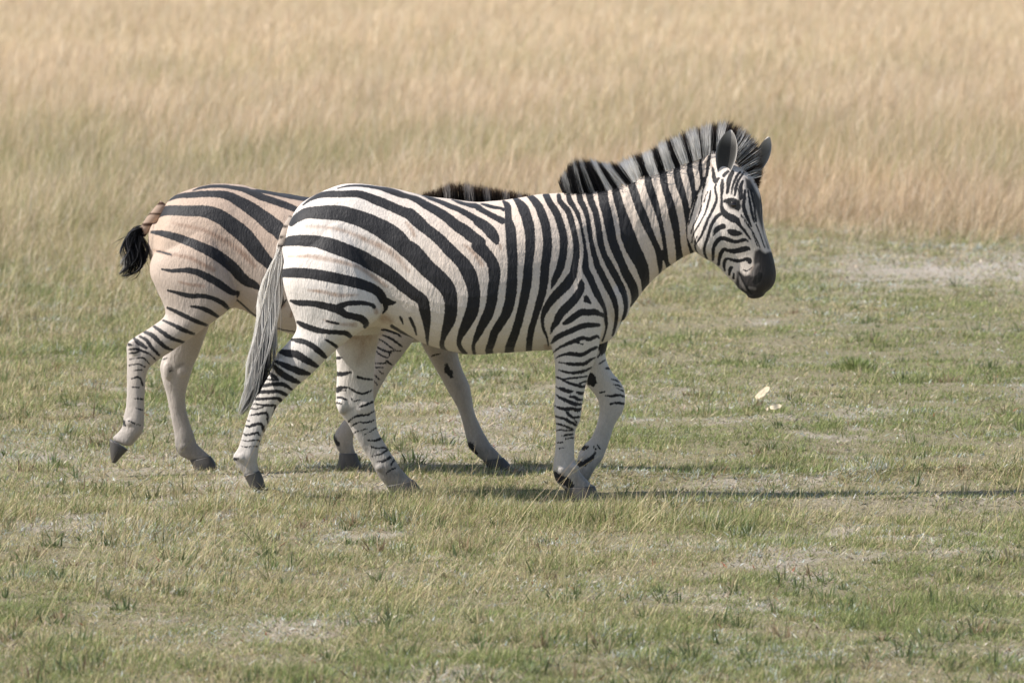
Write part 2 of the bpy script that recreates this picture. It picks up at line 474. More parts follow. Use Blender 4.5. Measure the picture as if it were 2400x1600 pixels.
NEAR_HEAD = """
k Z 405,20,20 385,120,20 360,250,28 330,350,18 320,450,15 310,560,16 290,680,14 240,800,14 180,920,13 140,1050,11
k Z 240,440,20 200,560,20 165,680,20 130,800,18 100,900,15
k Z 465,340,15 455,430,25 430,530,25 400,640,22 360,740,20 300,850,18 250,940,18 200,1020,15 170,1100,12 150,1200,10
k Z 420,350,10 380,430,12 360,520,10
k Z 560,230,20 540,280,25 550,360,25 570,440,28 560,520,32 520,620,35 470,720,35 420,820,32 380,920,32 340,1020,32 300,1110,28 250,1180,22 215,1240,15
k Z 240,1100,10 210,1180,18 205,1260,22 230,1340,20 260,1390,12
k Z 630,730,45 570,770,45 510,850,40 470,940,38 440,1040,38 410,1140,38 380,1230,38 360,1310,35 370,1390,35 405,1470,25
k Z 665,160,35 660,250,50 655,340,40 650,430,28 648,540,28 655,630,45 690,700,70 760,760,80 840,800,100 900,830,70 960,920,40 1020,990,35 1080,1070,25 1130,1140,20
k Z 520,1080,10 550,1010,50 600,960,65 670,930,65 690,935,55
k Z 760,1000,30 820,1030,75 890,1045,80 960,1050,45 985,1055,20
k Z 505,1490,30 510,1380,38 520,1280,42 560,1200,50 620,1140,55 690,1130,55 760,1155,50 840,1180,45 920,1185,45 1000,1160,45 1050,1155,35 1090,1190,12
k Z 600,1568,35 615,1470,40 640,1380,45 690,1315,45 760,1335,40 850,1345,60 950,1330,65 1060,1300,65 1120,1310,25
k R 400,1050,20 390,970,35 400,890,40 450,860,30 520,880,35 600,895,40 680,885,40 740,865,40 790,890,60 800,920,40
k R 470,1120,20 490,1020,45 520,1000,25
k R 540,1170,30 545,1100,20
k R 700,1040,10 760,1055,14 830,1000,10
k Z 740,370,35 760,280,45 770,180,60 800,90,60 830,30,50
k Z 815,390,15 825,300,22 850,220,30 900,100,35 960,30,25
k Z 870,420,20 885,330,35 900,240,40 940,150,30 1000,60,20
k Z 970,460,50 965,360,60 970,270,50 1000,180,30
k Z 1040,330,25 1030,450,40 1015,560,45 1030,660,50 1070,760,45 1110,850,32 1150,930,18
k Z 1090,330,18 1110,450,24 1130,560,28 1150,680,35 1180,800,30 1200,860,14
k Z 1140,330,30 1170,470,30 1200,600,30 1210,740,25 1230,850,20
d Z 1040,120 1130,150 1200,280 1310,500 1310,650 1340,900 1430,1150 1490,1330 1420,1300 1330,1000 1260,800 1200,560 1160,380 1060,300
k Z 980,740,12 1050,850,12 1150,1000,14 1200,1120,14 1250,1260,14
k Z 1100,900,10 1200,1080,12 1290,1280,14
k Z 1230,900,12 1300,1080,12 1370,1280,12
d R 880,740 960,700 1000,740 1050,770 1120,740 1300,900 1300,1400 1000,1550 700,1550 560,1300 585,1150 600,1060 640,1060 720,1130 800,1110 830,1050 860,980 860,850
k Z 705,512,40 785,505,75 860,540,120 910,590,90 935,650,30
d Z 690,486 780,470 900,490 960,460 972,520 940,600 940,690 880,655 785,632 730,560
k R 890,1230,60 925,1180,90 960,1120,60
k R 640,1100,16 700,1230,18 770,1350,18 830,1420,14
n R 840,1110,80 860,1010,90 930,950,60
n R 610,1110,50 660,1240,60 730,1360,50
n R 800,1330,60 880,1340,60
k Q 240,890,30 280,1130,60 350,1080,30
k Q 440,1030,50 520,960,40
n Q 180,800,60 240,900,50
"""  # the long patch greys the front of the face up to its edge
FAR_MAIN = """
k K 830,185,10 900,160,20 1000,145,25 1120,145,28 1250,165,35 1330,185,45 1450,235,60 A 40,240,55 150,275,55 250,310,55 350,350,50 420,380,40
k K 1350,180,22 1450,195,25 A 0,185,24 150,200,40 300,230,45 450,260,40 600,300,40
k K 545,310,15 620,260,30 720,232,35 800,225,45 920,215,52 1050,215,55 1150,230,70 1250,280,90 1350,340,110 1450,410,120 A 150,500,140 220,560,130 400,800,120 450,1100,90
k K 495,425,30 560,375,75 650,365,85 780,370,90 900,370,95 1000,390,115 1100,435,125 1200,510,135 1300,590,140 1380,680,130 1450,770,120 1510,830,100 1568,900,90 1600,1000,80 1640,1200,50
k K 455,565,25 540,575,45 640,600,60 760,640,70 880,690,80 1000,745,90 1100,810,95 1200,890,95 1270,970,90 1330,1020,80 1400,1050,60 1440,1085,25
n K 470,728,30 560,750,45 640,775,45
k K 500,738,10 560,752,16 630,772,16
k K 545,905,15 640,920,28 760,915,38 860,930,52 960,975,58 1060,1030,60 1140,1085,55 1210,1125,40 1250,1120,25 1240,1160,12
k K 600,1100,15 700,1125,30 800,1150,38 920,1150,35 1020,1175,35 1110,1220,38 1160,1270,25
k K 810,1245,15 900,1260,28 980,1290,38 1060,1340,25
k K 600,1260,20 680,1295,30 780,1345,35 880,1390,32 960,1420,22
k K 560,1375,15 640,1410,28 740,1460,35 840,1500,22
k L 475,60,20 550,110,30 640,170,32 750,205,20
k L 390,110,25 460,140,35 520,200,35 590,255,28 650,275,15
k L 345,150,20 410,190,30 460,260,28 520,320,20
k L 290,165,20 330,205,35 390,245,28 410,258,12
k L 245,225,25 275,230,12
k L 245,270,12 310,265,18 370,285,25 430,310,15 490,365,12
k L 250,305,12 310,298,18 350,280,12
k L 250,360,10 320,348,14 380,350,16 430,400,12
k L 250,415,10 330,403,12 390,430,12
k L 300,462,10 350,457,14 375,465,10
k L 270,540,10 320,522,16 350,540,14 370,600,12
k L 270,615,10 335,618,12
k L 300,720,10 370,728,14
k L 310,810,10 365,825,10
k L 195,930,25 205,965,20
k L 240,920,10 300,950,10 350,965,12
n K 640,480,30 800,515,50 940,550,50 1080,620,60 1200,690,60 1320,790,65 1400,880,50
n K 660,770,40 800,800,50 900,850,50 1020,910,55
n K 700,1020,28 800,1045,38 930,1060,40
k E 1150,285,14 1210,290,20 1290,320,20 1330,345,12
k E 1160,335,12 1220,355,18 1290,400,20 1340,440,12
k E 1130,370,10 1180,400,14 1230,440,14 1280,470,10
k E 1110,440,12 1170,475,20 1240,495,18
k E 1100,480,10 1150,520,12 1215,540,12 1230,500,12
k E 1100,590,10 1150,595,12 1200,590,12
k E 1205,575,20 1250,605,14
k E 1100,630,10 1170,633,12
k E 1130,660,10 1165,690,15
k E 1090,700,10 1130,740,14
k E 1090,760,10 1115,790,12
k E 1240,480,10 1330,480,10
k S 780,1020,8 784,1030,9 792,1040,8
n E 180,100,60 250,60,60
k E 205,110,18 240,60,16 280,10,12
n E 320,160,30 340,90,26
k K 1240,1190,14 1310,1250,16 1390,1320,14 A 190,1445,10 355,1478,10
"""
FAR_HINDFAR = """
t L 620,460,60 740,400,40
t L 720,1000,40 740,1150,60
k L 670,1185,22 690,1200,12
k L 560,360,10 590,350,8
k L 620,470,12 640,460,8
"""
FAR_FOREFAR = """
p O 395,310 420,295 440,350 470,390 478,440 455,448 400,400 383,370
t O 400,200,300 560,600,220 640,900,180 760,1150,160
k O 640,1110,50 660,1150,50 700,1190,30
k O 260,230,12 340,205,12
"""  # the broad dulling stroke greys the whole leg down to the hoof
FAR_HEAD = """
k S 1330,560,9 1325,640,9 1345,700,8
k S 1350,570,9 1350,640,9 1368,700,8
k S 1300,560,9 1300,620,9 1315,690,8
d S 1370,770 1440,760 1440,860 1360,860
"""

def catmull(P, sub):
    P = np.asarray(P, float)
    if len(P) < 3:
        t = np.linspace(0, 1, sub + 1)[:, None]
        return P[0] * (1 - t) + P[-1] * t if len(P) == 2 else P
    Q = np.vstack([2 * P[0] - P[1], P, 2 * P[-1] - P[-2]])
    out = []
    for i in range(1, len(Q) - 2):
        p0, p1, p2, p3 = Q[i - 1], Q[i], Q[i + 1], Q[i + 2]
        for t in np.linspace(0, 1, sub, endpoint=False):
            out.append(.5 * (2 * p1 + (p2 - p0) * t + (2 * p0 - 5 * p1 + 4 * p2 - p3) * t * t + (3 * p1 - p0 - 3 * p2 + p3) * t ** 3))
    out.append(Q[-2])
    return np.array(out)

def stroke_sd(pts, px, py, lim, minhw):
    c = catmull(pts, 3)
    hw = c[:, 2] / 2
    c[:, 2] = np.maximum(hw + np.clip(hw * .22, .1, 1.2), minhw)
    r = c[:, 2].max() + lim
    sel = np.where((px > c[:, 0].min() - r) & (px < c[:, 0].max() + r) & (py > c[:, 1].min() - r) & (py < c[:, 1].max() + r))[0]
    d = np.full(len(sel), 1e3)
    x, y = px[sel], py[sel]
    for a, b in zip(c[:-1], c[1:]):
        ex, ey = b[0] - a[0], b[1] - a[1]
        L = ex * ex + ey * ey + 1e-9
        t = np.clip(((x - a[0]) * ex + (y - a[1]) * ey) / L, 0, 1)
        d = np.minimum(d, np.hypot(x - a[0] - t * ex, y - a[1] - t * ey) - (a[2] + t * (b[2] - a[2])))
    return sel, d

def poly_sd(pts, px, py, lim):
    P = pts[:, :2]
    sel = np.where((px > P[:, 0].min() - lim) & (px < P[:, 0].max() + lim) & (py > P[:, 1].min() - lim) & (py < P[:, 1].max() + lim))[0]
    x, y = px[sel], py[sel]
    d = np.full(len(sel), 1e3)
    ins = np.zeros(len(sel), bool)
    for a, b in zip(P, np.roll(P, -1, 0)):
        ex, ey = b - a
        t = np.clip(((x - a[0]) * ex + (y - a[1]) * ey) / (ex * ex + ey * ey + 1e-9), 0, 1)
        d = np.minimum(d, np.hypot(x - a[0] - t * ex, y - a[1] - t * ey))
        c = ((a[1] > y) != (b[1] > y))
        xi = a[0] + (y - a[1]) / (ey if abs(ey) > 1e-9 else 1e-9) * ex
        ins ^= c & (x < xi)
    return sel, np.where(ins, -d, d)

def paint(strokes, px, py):
    n = len(px)
    f, br, sk, di = np.full(n, 20.0), np.zeros(n), np.zeros(n), np.zeros(n)
    for kind, pts in strokes:
        if kind == 'k':
            s, d = stroke_sd(pts, px, py, 20, 1.7)
            f[s] = np.minimum(f[s], d)
        elif kind == 'w':
            s, d = stroke_sd(pts, px, py, 20, 1.7)
            f[s] = np.maximum(f[s], -d)
        elif kind == 'p':
            s, d = poly_sd(pts, px, py, 20)
            f[s] = np.minimum(f[s], d)
        elif kind == 'd':
            s, d = poly_sd(pts, px, py, 20)
            sk[s] = np.maximum(sk[s], np.clip(.5 - d / 6, 0, 1))
        else:
            s, d = stroke_sd(pts, px, py, 20, 1.7)
            hw = pts[:, 2].max() / 2
            v = np.clip(-d / hw * 1.3, 0, 1)
            if kind == 'n':
                br[s] = np.maximum(br[s], v)
            else:
                di[s] = np.maximum(di[s], v * .45)
    return np.clip(f, -20, 20), br, sk, di

# ------------------------------------------------------------------ zebra forms: stations (back/top pixel, front/bottom pixel, depth, half width)
def st(txt):
    return [tuple(float(v) for v in t.split(',')) for t in txt.split()]

ZN = dict(y0=0.0,
  torso=st("""668,556,666,640,0,.07 682,516,674,690,0,.13 705,480,690,735,0,.18 748,453,742,780,0,.215 812,433,810,785,0,.235 880,436,880,765,0,.235
   945,446,942,782,0,.255 1020,461,1015,812,0,.295 1100,472,1100,829,0,.31 1180,471,1180,827,0,.30 1260,457,1255,822,0,.27 1330,453,1320,818,0,.235
   1385,449,1375,812,0,.205 1425,438,1415,804,0,.17 1445,432,1440,786,0,.145 1475,425,1462,745,0,.128 1510,408,1490,703,0,.115 1545,398,1522,664,0,.105
   1580,386,1560,630,0,.098 1615,373,1600,604,0,.092 1650,361,1632,588,0,.085 1685,355,1662,560,-.01,.07"""),
  hind_near=st("""690,560,850,500,-.07,.12 668,608,880,600,-.12,.135 663,655,897,675,-.145,.135 676,700,899,731,-.16,.12 693,752,862,763,-.165,.10 693,778,823,790,-.165,.083
   672,806,768,838,-.165,.064 649,830,727,879,-.165,.05 634,868,701,900,-.165,.044 609,905,674,927,-.165,.037 590,948,649,952,-.165,.032 577,985,632,987,-.165,.028
   568,1018,617,1018,-.165,.027 558,1048,608,1045,-.165,.030 546,1072,605,1066,-.165,.034 556,1092,604,1087,-.165,.029 571,1113,608,1102,-.165,.027"""),
  hind_far=st("""780,640,900,640,.10,.10 786,730,908,720,.12,.10 788,775,893,770,.13,.088 788,815,885,805,.14,.072 789,845,879,845,.14,.058 790,880,877,880,.14,.05 788,920,876,920,.14,.046
   789,952,877,946,.14,.046 802,976,880,976,.14,.041 816,995,884,1005,.14,.036 830,1020,894,1026,.14,.032 846,1046,906,1047,.14,.029 862,1072,921,1069,.14,.03
   874,1095,935,1090,.14,.034 890,1120,951,1110,.14,.031 908,1140,967,1125,.14,.029"""),
  fore_near=st("""1275,560,1395,520,-.10,.09 1262,640,1412,620,-.125,.105 1266,720,1422,700,-.14,.11 1284,785,1412,772,-.145,.095 1297,835,1400,828,-.145,.072 1301,880,1382,872,-.145,.056
   1301,920,1370,918,-.145,.048 1298,955,1364,958,-.145,.045 1302,985,1358,988,-.145,.041 1303,1010,1349,1008,-.145,.033 1302,1045,1346,1040,-.145,.028
   1299,1075,1347,1074,-.145,.03 1297,1100,1357,1101,-.145,.034 1304,1126,1375,1123,-.145,.031 1322,1144,1391,1138,-.145,.03"""),
  fore_far=st("""1320,700,1420,700,.10,.09 1335,770,1424,790,.12,.08 1342,825,1418,832,.13,.068 1355,870,1434,871,.13,.054 1376,902,1456,900,.13,.047 1394,925,1464,922,.13,.045
   1404,947,1464,947,.13,.045 1405,970,1457,968,.13,.04 1398,998,1441,994,.13,.034 1385,1026,1430,1030,.13,.03 1368,1042,1421,1055,.13,.032
   1356,1062,1412,1077,.13,.034 1353,1085,1397,1095,.13,.032 1350,1105,1381,1122,.13,.028 1345,1120,1372,1138,.13,.027"""),
  head=st("""1690,352,1640,425,0,.06 1728,378,1640,462,0,.088 1760,415,1622,500,-.02,.10 1776,450,1614,538,-.035,.104 1782,485,1617,566,-.045,.103 1785,515,1630,587,-.055,.096 1791,545,1652,602,-.065,.085
   1799,570,1673,613,-.075,.073 1807,595,1692,630,-.083,.066 1813,620,1708,648,-.09,.065 1816,645,1722,661,-.095,.065 1810,668,1733,677,-.098,.056 1792,686,1750,690,-.10,.036"""),
  hooves=[[(571,1113,608,1102,-.165,.03), (580,1130,616,1118,-.165,.033), (588,1146,622,1140,-.165,.035)],
          [(905,1138,970,1124,.14,.033), (913,1150,984,1142,.14,.04), (918,1160,997,1159,.14,.044)],
          [(1322,1142,1394,1138,-.145,.034), (1328,1156,1401,1154,-.145,.042), (1332,1174,1409,1174,-.145,.046)],
          [(1346,1119,1372,1138,.13,.03), (1336,1130,1366,1150,.13,.036), (1326,1144,1358,1164,.13,.038)]],
  planted=(0, 1, 2))
ZF = dict(y0=1.2,
  torso=st("""366,520,357,620,0,.07 380,490,366,670,0,.13 400,464,382,700,0,.18 440,445,432,728,0,.215 500,431,500,735,0,.235 560,434,558,722,0,.235 640,448,640,768,0,.265 720,463,715,788,0,.30
   800,470,800,803,0,.31 870,474,870,806,0,.295 940,470,935,804,0,.265 1000,464,990,800,0,.235 1045,464,1045,790,0,.195 1080,468,1090,770,0,.15 1130,474,1140,735,0,.125
   1180,479,1190,705,0,.11 1225,484,1235,685,0,.1 1260,492,1268,672,0,.09 1290,505,1295,655,0,.08"""),
  hind_near=st("""385,560,530,490,-.07,.12 358,600,550,590,-.12,.135 352,640,560,670,-.145,.13 372,685,553,706,-.16,.113 388,722,510,746,-.165,.095 384,745,470,775,-.165,.078
   350,770,432,803,-.165,.06 318,790,396,827,-.165,.049 299,806,363,849,-.165,.045 297,835,349,864,-.165,.042 297,870,342,884,-.165,.035 297,915,340,915,-.165,.03
   296,950,338,952,-.165,.03 290,978,338,985,-.165,.034 287,1000,334,1010,-.165,.034 276,1015,322,1026,-.165,.03 265,1024,308,1042,-.165,.028"""),
  hind_far=st("""400,650,500,650,.10,.10 400,735,495,742,.12,.09 395,790,478,795,.14,.07 383,830,465,830,.14,.055 375,860,453,858,.14,.048 380,893,442,893,.14,.042 389,920,434,926,.14,.033
   396,952,436,960,.14,.03 403,987,445,992,.14,.03 408,1018,453,1015,.14,.032 411,1048,461,1040,.14,.034 422,1066,477,1056,.14,.031 445,1079,490,1066,.14,.03"""),
  fore_near=st("""890,560,1000,560,-.10,.09 880,640,1010,640,-.125,.105 878,720,1010,715,-.14,.1 880,760,990,755,-.14,.085 887,795,968,797,-.14,.068 872,830,945,830,-.14,.056 855,870,916,868,-.14,.05
   840,910,890,910,-.14,.046 828,945,876,942,-.14,.045 815,970,864,968,-.14,.04 803,988,850,992,-.14,.034 792,1004,838,1007,-.14,.033 782,1024,829,1022,-.14,.034 788,1045,829,1045,-.14,.03
   797,1062,834,1062,-.14,.028"""),
  fore_far=st("""960,680,1060,690,.10,.09 975,770,1075,785,.12,.08 990,810,1073,828,.13,.07 1006,840,1080,855,.13,.06 1025,872,1091,882,.13,.052 1045,908,1101,906,.13,.048 1062,937,1107,935,.13,.045
   1072,955,1110,956,.13,.04 1079,975,1117,978,.13,.033 1087,1000,1128,1003,.13,.029 1092,1022,1140,1024,.13,.03 1097,1045,1152,1044,.13,.034 1112,1063,1166,1057,.13,.03 1132,1078,1177,1070,.13,.028"""),
  head=st("""1310,500,1268,560,0,.07 1345,540,1262,610,0,.09 1370,590,1268,665,-.01,.1 1385,640,1285,708,-.015,.1 1398,690,1315,742,-.02,.085 1406,730,1345,768,-.025,.07 1414,768,1370,793,-.03,.063
   1422,797,1385,813,-.03,.06 1420,818,1398,828,-.03,.045"""),
  hooves=[[(257,1028,300,1054,-.165,.033), (258,1058,288,1066,-.165,.036), (262,1082,272,1084,-.165,.03)],
          [(445,1079,494,1068,.14,.034), (452,1092,503,1081,.14,.04), (456,1107,509,1095,.14,.042)],
          [(795,1062,836,1062,-.14,.033), (793,1080,842,1078,-.14,.04), (790,1100,849,1098,-.14,.044)],
          [(1131,1078,1180,1072,.13,.034), (1140,1090,1192,1084,.13,.04), (1146,1101,1203,1098,.13,.044)]],
  planted=(1, 2, 3))

def loft(stations, y0, seg=30, sub=5, ex=2.25, k=0.0, yaw=0.0, flat_end=False, rounded=True):
    rows = []
    for ax, ay, bx, by, yc, wd in stations:
        A, B = unproj(ax, ay, y0 + yc), unproj(bx, by, y0 + yc)
        rows.append([A[0], A[1], B[0], B[1], y0 + yc, wd])
    R = catmull(rows, sub)
    V = []
    th = np.linspace(0, 2 * np.pi, seg, endpoint=False)
    c, s = np.cos(th), np.sin(th)
    cc, ss = np.sign(c) * np.abs(c) ** (2 / ex), np.sign(s) * np.abs(s) ** (2 / ex)
    cy, sy = math.cos(yaw), math.sin(yaw)
    for ax, az, bx, bz, yc, wd in R:
        cx, cz, hx, hz = (ax + bx) / 2, (az + bz) / 2, (ax - bx) / 2, (az - bz) / 2
        wv = wd * (1 - k * cc)
        if yaw:
            kk = math.sqrt(max(hx * hx - (wd * sy) ** 2, (hx * .5) ** 2)) / (abs(hx) * cy + 1e-6)
            ux, uy, uz = hx * kk * cy, -hx * kk * sy, hz * kk
            V.append(np.stack([cx + ux * cc - wv * ss * sy, yc + uy * cc - wv * ss * cy, cz + uz * cc], 1))
        else:
            V.append(np.stack([cx + hx * cc, yc - wv * ss, cz + hz * cc], 1))
    if rounded:
        for end in (0, 1):
            r0 = V[0] if end == 0 else V[-1]
            r1 = V[1] if end == 0 else V[-2]
            c0 = r0.mean(0)
            dirn = c0 - r1.mean(0)
            dirn = dirn / (np.linalg.norm(dirn) + 1e-9)
            rad = np.linalg.norm(r0 - c0, axis=1).min()
            ext = [c0 + (r0 - c0) * math.cos(a) + dirn * rad * .6 * math.sin(a) for a in (.5, .9, 1.25)]
            V = ext[::-1] + V if end == 0 else V + ext
    n = len(V)
    V = np.concatenate(V)
    faces = []
    for i in range(n - 1):
        for j in range(seg):
            a, b = i * seg + j, i * seg + (j + 1) % seg
            faces.append((a, b, b + seg, a + seg))
    faces.append(tuple(range(seg))[::-1])
    faces.append(tuple(range((n - 1) * seg, n * seg)))
    return V, faces

def ellipsoid(c, r, rot=0.0, n=20):
    """r = radii along x, y, z; rot turns it in the upright x-z plane"""
    V, F = [], []
    for i in range(n + 1):
        a = math.pi * i / n
        for j in range(n):
            b = 2 * math.pi * j / n
            x, y, z = r[0] * math.sin(a) * math.cos(b), r[1] * math.sin(a) * math.sin(b), r[2] * math.cos(a)
            V.append((c[0] + x * math.cos(rot) - z * math.sin(rot), c[1] + y, c[2] + x * math.sin(rot) + z * math.cos(rot)))
    for i in range(n):
        for j in range(n):
            a, b = i * n + j, i * n + (j + 1) % n
            F.append((a, b, b + n, a + n))
    return np.array(V), F

def edges_of(me):
    e = np.empty(len(me.edges) * 2, np.int32)
    me.edges.foreach_get("vertices", e)
    return e.reshape(-1, 2)

def lap(v, e, deg):
    s = np.zeros_like(v)
    for k in range(3):
        s[:, k] = np.bincount(e[:, 0], v[e[:, 1], k], len(v)) + np.bincount(e[:, 1], v[e[:, 0], k], len(v))
    return s / deg[:, None] - v

HEAD_YAW = math.radians(28)

def lobe(px, py, yc, rx, ry, rz, rot, y0):
    x, z = unproj(px, py, y0 + yc)
    return ellipsoid((x, y0 + yc, z), (rx, ry, rz), rot)

def build_body(Z, lists, mat, root, voxel, lobes):
    y0 = Z['y0']
    parts = [loft(Z['torso'], y0, 40, 5, 2.15, .10)]
    parts.append(loft(Z['head'], y0, 36, 5, 2.3, 0.0, HEAD_YAW))
    for k in ('hind_near', 'hind_far', 'fore_near', 'fore_far'):
        parts.append(loft(Z[k], y0, 30, 5, 2.05, .30 if k == 'hind_near' else 0))
    # the far side's haunch and shoulder are the mirror of the near side's
    for k in ('hind_near', 'fore_near'):
        V, F = loft(Z[k][:4], y0, 30, 5, 2.05, .30 if k == 'hind_near' else 0)
        V = V.copy()
        V[:, 1] = 2 * y0 - V[:, 1]
        parts.append((V, [f[::-1] for f in F]))
    for a in lobes:
        parts.append(lobe(*a, y0))
    vs, fs, off = [], [], 0
    for V, F in parts:
        vs.append(V)
        fs += [tuple(i + off for i in f) for f in F]
        off += len(V)
    me = bpy.data.meshes.new("raw")
    me.from_pydata(np.concatenate(vs).tolist(), [], fs)
    me.update()
    import bmesh
    bm = bmesh.new()
    bm.from_mesh(me)
    bmesh.ops.recalc_face_normals(bm, faces=bm.faces)
    bm.to_mesh(me)
    bm.free()
    tmp = bpy.data.objects.new("raw", me)
    sc.collection.objects.link(tmp)
    md = tmp.modifiers.new("r", 'REMESH')
    md.mode, md.voxel_size, md.adaptivity = 'VOXEL', voxel, 0
    dg = bpy.context.evaluated_depsgraph_get()
    body = bpy.data.meshes.new_from_object(tmp.evaluated_get(dg))
    bpy.data.objects.remove(tmp)
    bpy.data.meshes.remove(me)
    body.name = "body"
    n = len(body.vertices)
    v = np.empty(n * 3, np.float32)
    body.vertices.foreach_get("co", v)
    v = v.reshape(-1, 3).astype(float)
    e = edges_of(body)
    deg = np.maximum(np.bincount(e.ravel(), minlength=n), 1)
    nor = np.empty(n * 3, np.float32)
    for it in range(5):
        for _ in range(10):                    # fill the creases where limbs join the trunk
            body.vertices.foreach_set("co", v.astype(np.float32).ravel()); body.update()
            body.vertex_normals.foreach_get("vector", nor)
            nn = nor.reshape(-1, 3)
            L = lap(v, e, deg)
            d = (L * nn).sum(1)
            wgt = np.clip((d - voxel * .03) / (voxel * .12), 0, 1)
            v = v + L * (.55 * wgt)[:, None]
        for _ in range(5):                     # Taubin: smooths the voxels without shrinking
            v = v + .5 * lap(v, e, deg)
            v = v - .52 * lap(v, e, deg)
    body.vertices.foreach_set("co", v.astype(np.float32).ravel()); body.update()
    body.vertex_normals.foreach_get("vector", nor)
    nn = nor.reshape(-1, 3).astype(float)
    def n3(sc, sd, stretch=1.0):
        a = vnoise(v[:, 0] + .31 * v[:, 1], v[:, 2] / stretch + .17 * v[:, 1], sc, sd)
        return a + vnoise(v[:, 1] * 1.3 + .4 * v[:, 2], v[:, 0] / 1.2 - .3 * v[:, 2] / stretch, sc, sd + 1) - 1
    thick = np.clip((v[:, 2] - .55) / .2, 0, 1)
    disp = thick * (.0075 * n3(.17, 301, 1.6) + .0035 * n3(.06, 303, 1.8)) + (1 - thick) * (.0030 * n3(.055, 305, 3.0) + .0014 * n3(.022, 307, 3.0))
    v = v + nn * disp[:, None]
    # paint the coat: both flanks carry the same stripes, each far leg its own
    X, Y, W = v[:, 0], v[:, 1] - y0, v[:, 2]
    zb = Z['belly']
    hp, hq = proj(X, v[:, 1], W)
    hc = np.array(Z['headcut'], float)            # the cut between neck and head follows the cheek
    ishead = (hp > np.interp(hq, hc[:, 0], hc[:, 1])) & (hq < hc[-1, 0])
    pxm, pym = proj(X, y0 - np.abs(Y), W)
    pxd, pyd = hp, hq
    # head: fold the hidden half over the head's own middle plane
    cs = catmull([[*unproj((a[0] + a[2]) / 2, (a[1] + a[3]) / 2, y0 + a[4]), y0 + a[4]] for a in Z['head']], 6)
    zi = np.argsort(cs[:, 1])
    cxz, cyz = np.interp(W, cs[zi, 1], cs[zi, 0]), np.interp(W, cs[zi, 1], cs[zi, 2])
    sy_, cy_ = math.sin(HEAD_YAW), math.cos(HEAD_YAW)
    lat = (X - cxz) * sy_ + (v[:, 1] - cyz) * cy_
    m2 = np.maximum(lat, 0) * 2
    pxh, pyh = proj(X - m2 * sy_, v[:, 1] - m2 * cy_, W)
    far = (Y > .015) & (pym > zb)
    xf = Z['legsplit']
    main, hf, ff, hd = (parse(t) for t in lists)
    for kd, pp in hd:
        if kd == 'k':
            pp[:, 2] = pp[:, 2] * 1.14 + .35
    f, br, sk, di = np.full(n, 20.), np.zeros(n), np.zeros(n), np.zeros(n)
    for strokes, sel, (ux, uy) in ((main, ~far & ~ishead, (pxm, pym)), (hf, far & (pxd < xf) & ~ishead, (pxd, pyd)),
                                   (ff, far & (pxd >= xf) & ~ishead, (pxd, pyd)), (hd, ishead, (pxh, pyh))):
        i = np.where(sel)[0]
        f[i], br[i], sk[i], di[i] = paint(strokes, ux[i], uy[i])
    body.vertices.foreach_set("co", (v - np.array(root.location)).astype(np.float32).ravel())
    body.update()
    warm = np.clip((W - .62) / .45, 0, 1) * Z['warm'] * np.interp(pxm, Z['tanx'], (.20, 1.0))
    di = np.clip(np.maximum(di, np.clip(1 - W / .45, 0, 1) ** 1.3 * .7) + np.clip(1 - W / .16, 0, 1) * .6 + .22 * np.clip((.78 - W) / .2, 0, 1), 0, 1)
    warm = np.where(ishead, .30 + .3 * np.clip((pxm - 1700) / 80, 0, 1), warm)
    fold = np.where(ishead, 0, np.clip((pxm - Z['fold'][0]) / 60, 0, 1) * np.clip((Z['fold'][1] + 40 - pym) / 130, 0, 1))
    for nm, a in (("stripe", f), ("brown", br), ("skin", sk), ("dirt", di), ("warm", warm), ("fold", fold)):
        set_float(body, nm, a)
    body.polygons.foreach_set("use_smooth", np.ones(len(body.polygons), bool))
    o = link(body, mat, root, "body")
    return o

def simple(name, V, F, mat, root, smooth=True, cols=None):
    me = bpy.data.meshes.new(name)
    me.from_pydata((np.asarray(V) - np.array(root.location)).tolist(), [], F)
    me.update()
    for p in me.polygons:
        p.use_smooth = smooth
    if cols is not None:
        set_col(me, cols)
    return link(me, mat, root, name)

def hairs(name, R, T, bend, wid, c0, c1, mat, root, parent=None, seg=4, tipfrom=.6):
    """R, T roots and tips (n,3); bend = sideways sag of the middle (n,3); colours root -> tip"""
    n = len(R)
    side = np.cross(T - R, rng.normal(0, .45, (n, 3)) + np.array([-.6, -.55, .35]) * np.where(rng.random((n, 1)) < .75, 1, [[-1, 1, 1]]))
    side /= np.linalg.norm(side, axis=1, keepdims=True) + 1e-9
    V = np.zeros((n, seg * 2 + 1, 3))
    C = np.zeros((n, seg * 2 + 1, 3))
    for i in range(seg + 1):
        t = i / seg
        p = R * (1 - t) + T * t + bend * (4 * t * (1 - t))
        ww = (wid * (1 - .55 * t))[:, None] * side * .5
        k = np.clip((t - tipfrom) / (1 - tipfrom), 0, 1)
        c = c0 * (1 - k) + c1 * k
        if i < seg:
            V[:, 2 * i], V[:, 2 * i + 1] = p - ww, p + ww
            C[:, 2 * i], C[:, 2 * i + 1] = c, c
        else:
            V[:, -1], C[:, -1] = p, c
    base = (np.arange(n) * (seg * 2 + 1))[:, None]
    loops = []
    pat = []
    for i in range(seg - 1):
        pat += [2 * i, 2 * i + 1, 2 * i + 3, 2 * i + 2]
    pat += [2 * seg - 2, 2 * seg - 1, 2 * seg]
    sizes = np.tile(np.array([4] * (seg - 1) + [3]), n)
    me = np_mesh(name, V.reshape(-1, 3) - np.array(root.location), sizes, (base + np.array(pat)).ravel())
    set_col(me, C.reshape(-1, 3))
    return link(me, mat, parent or root, name)

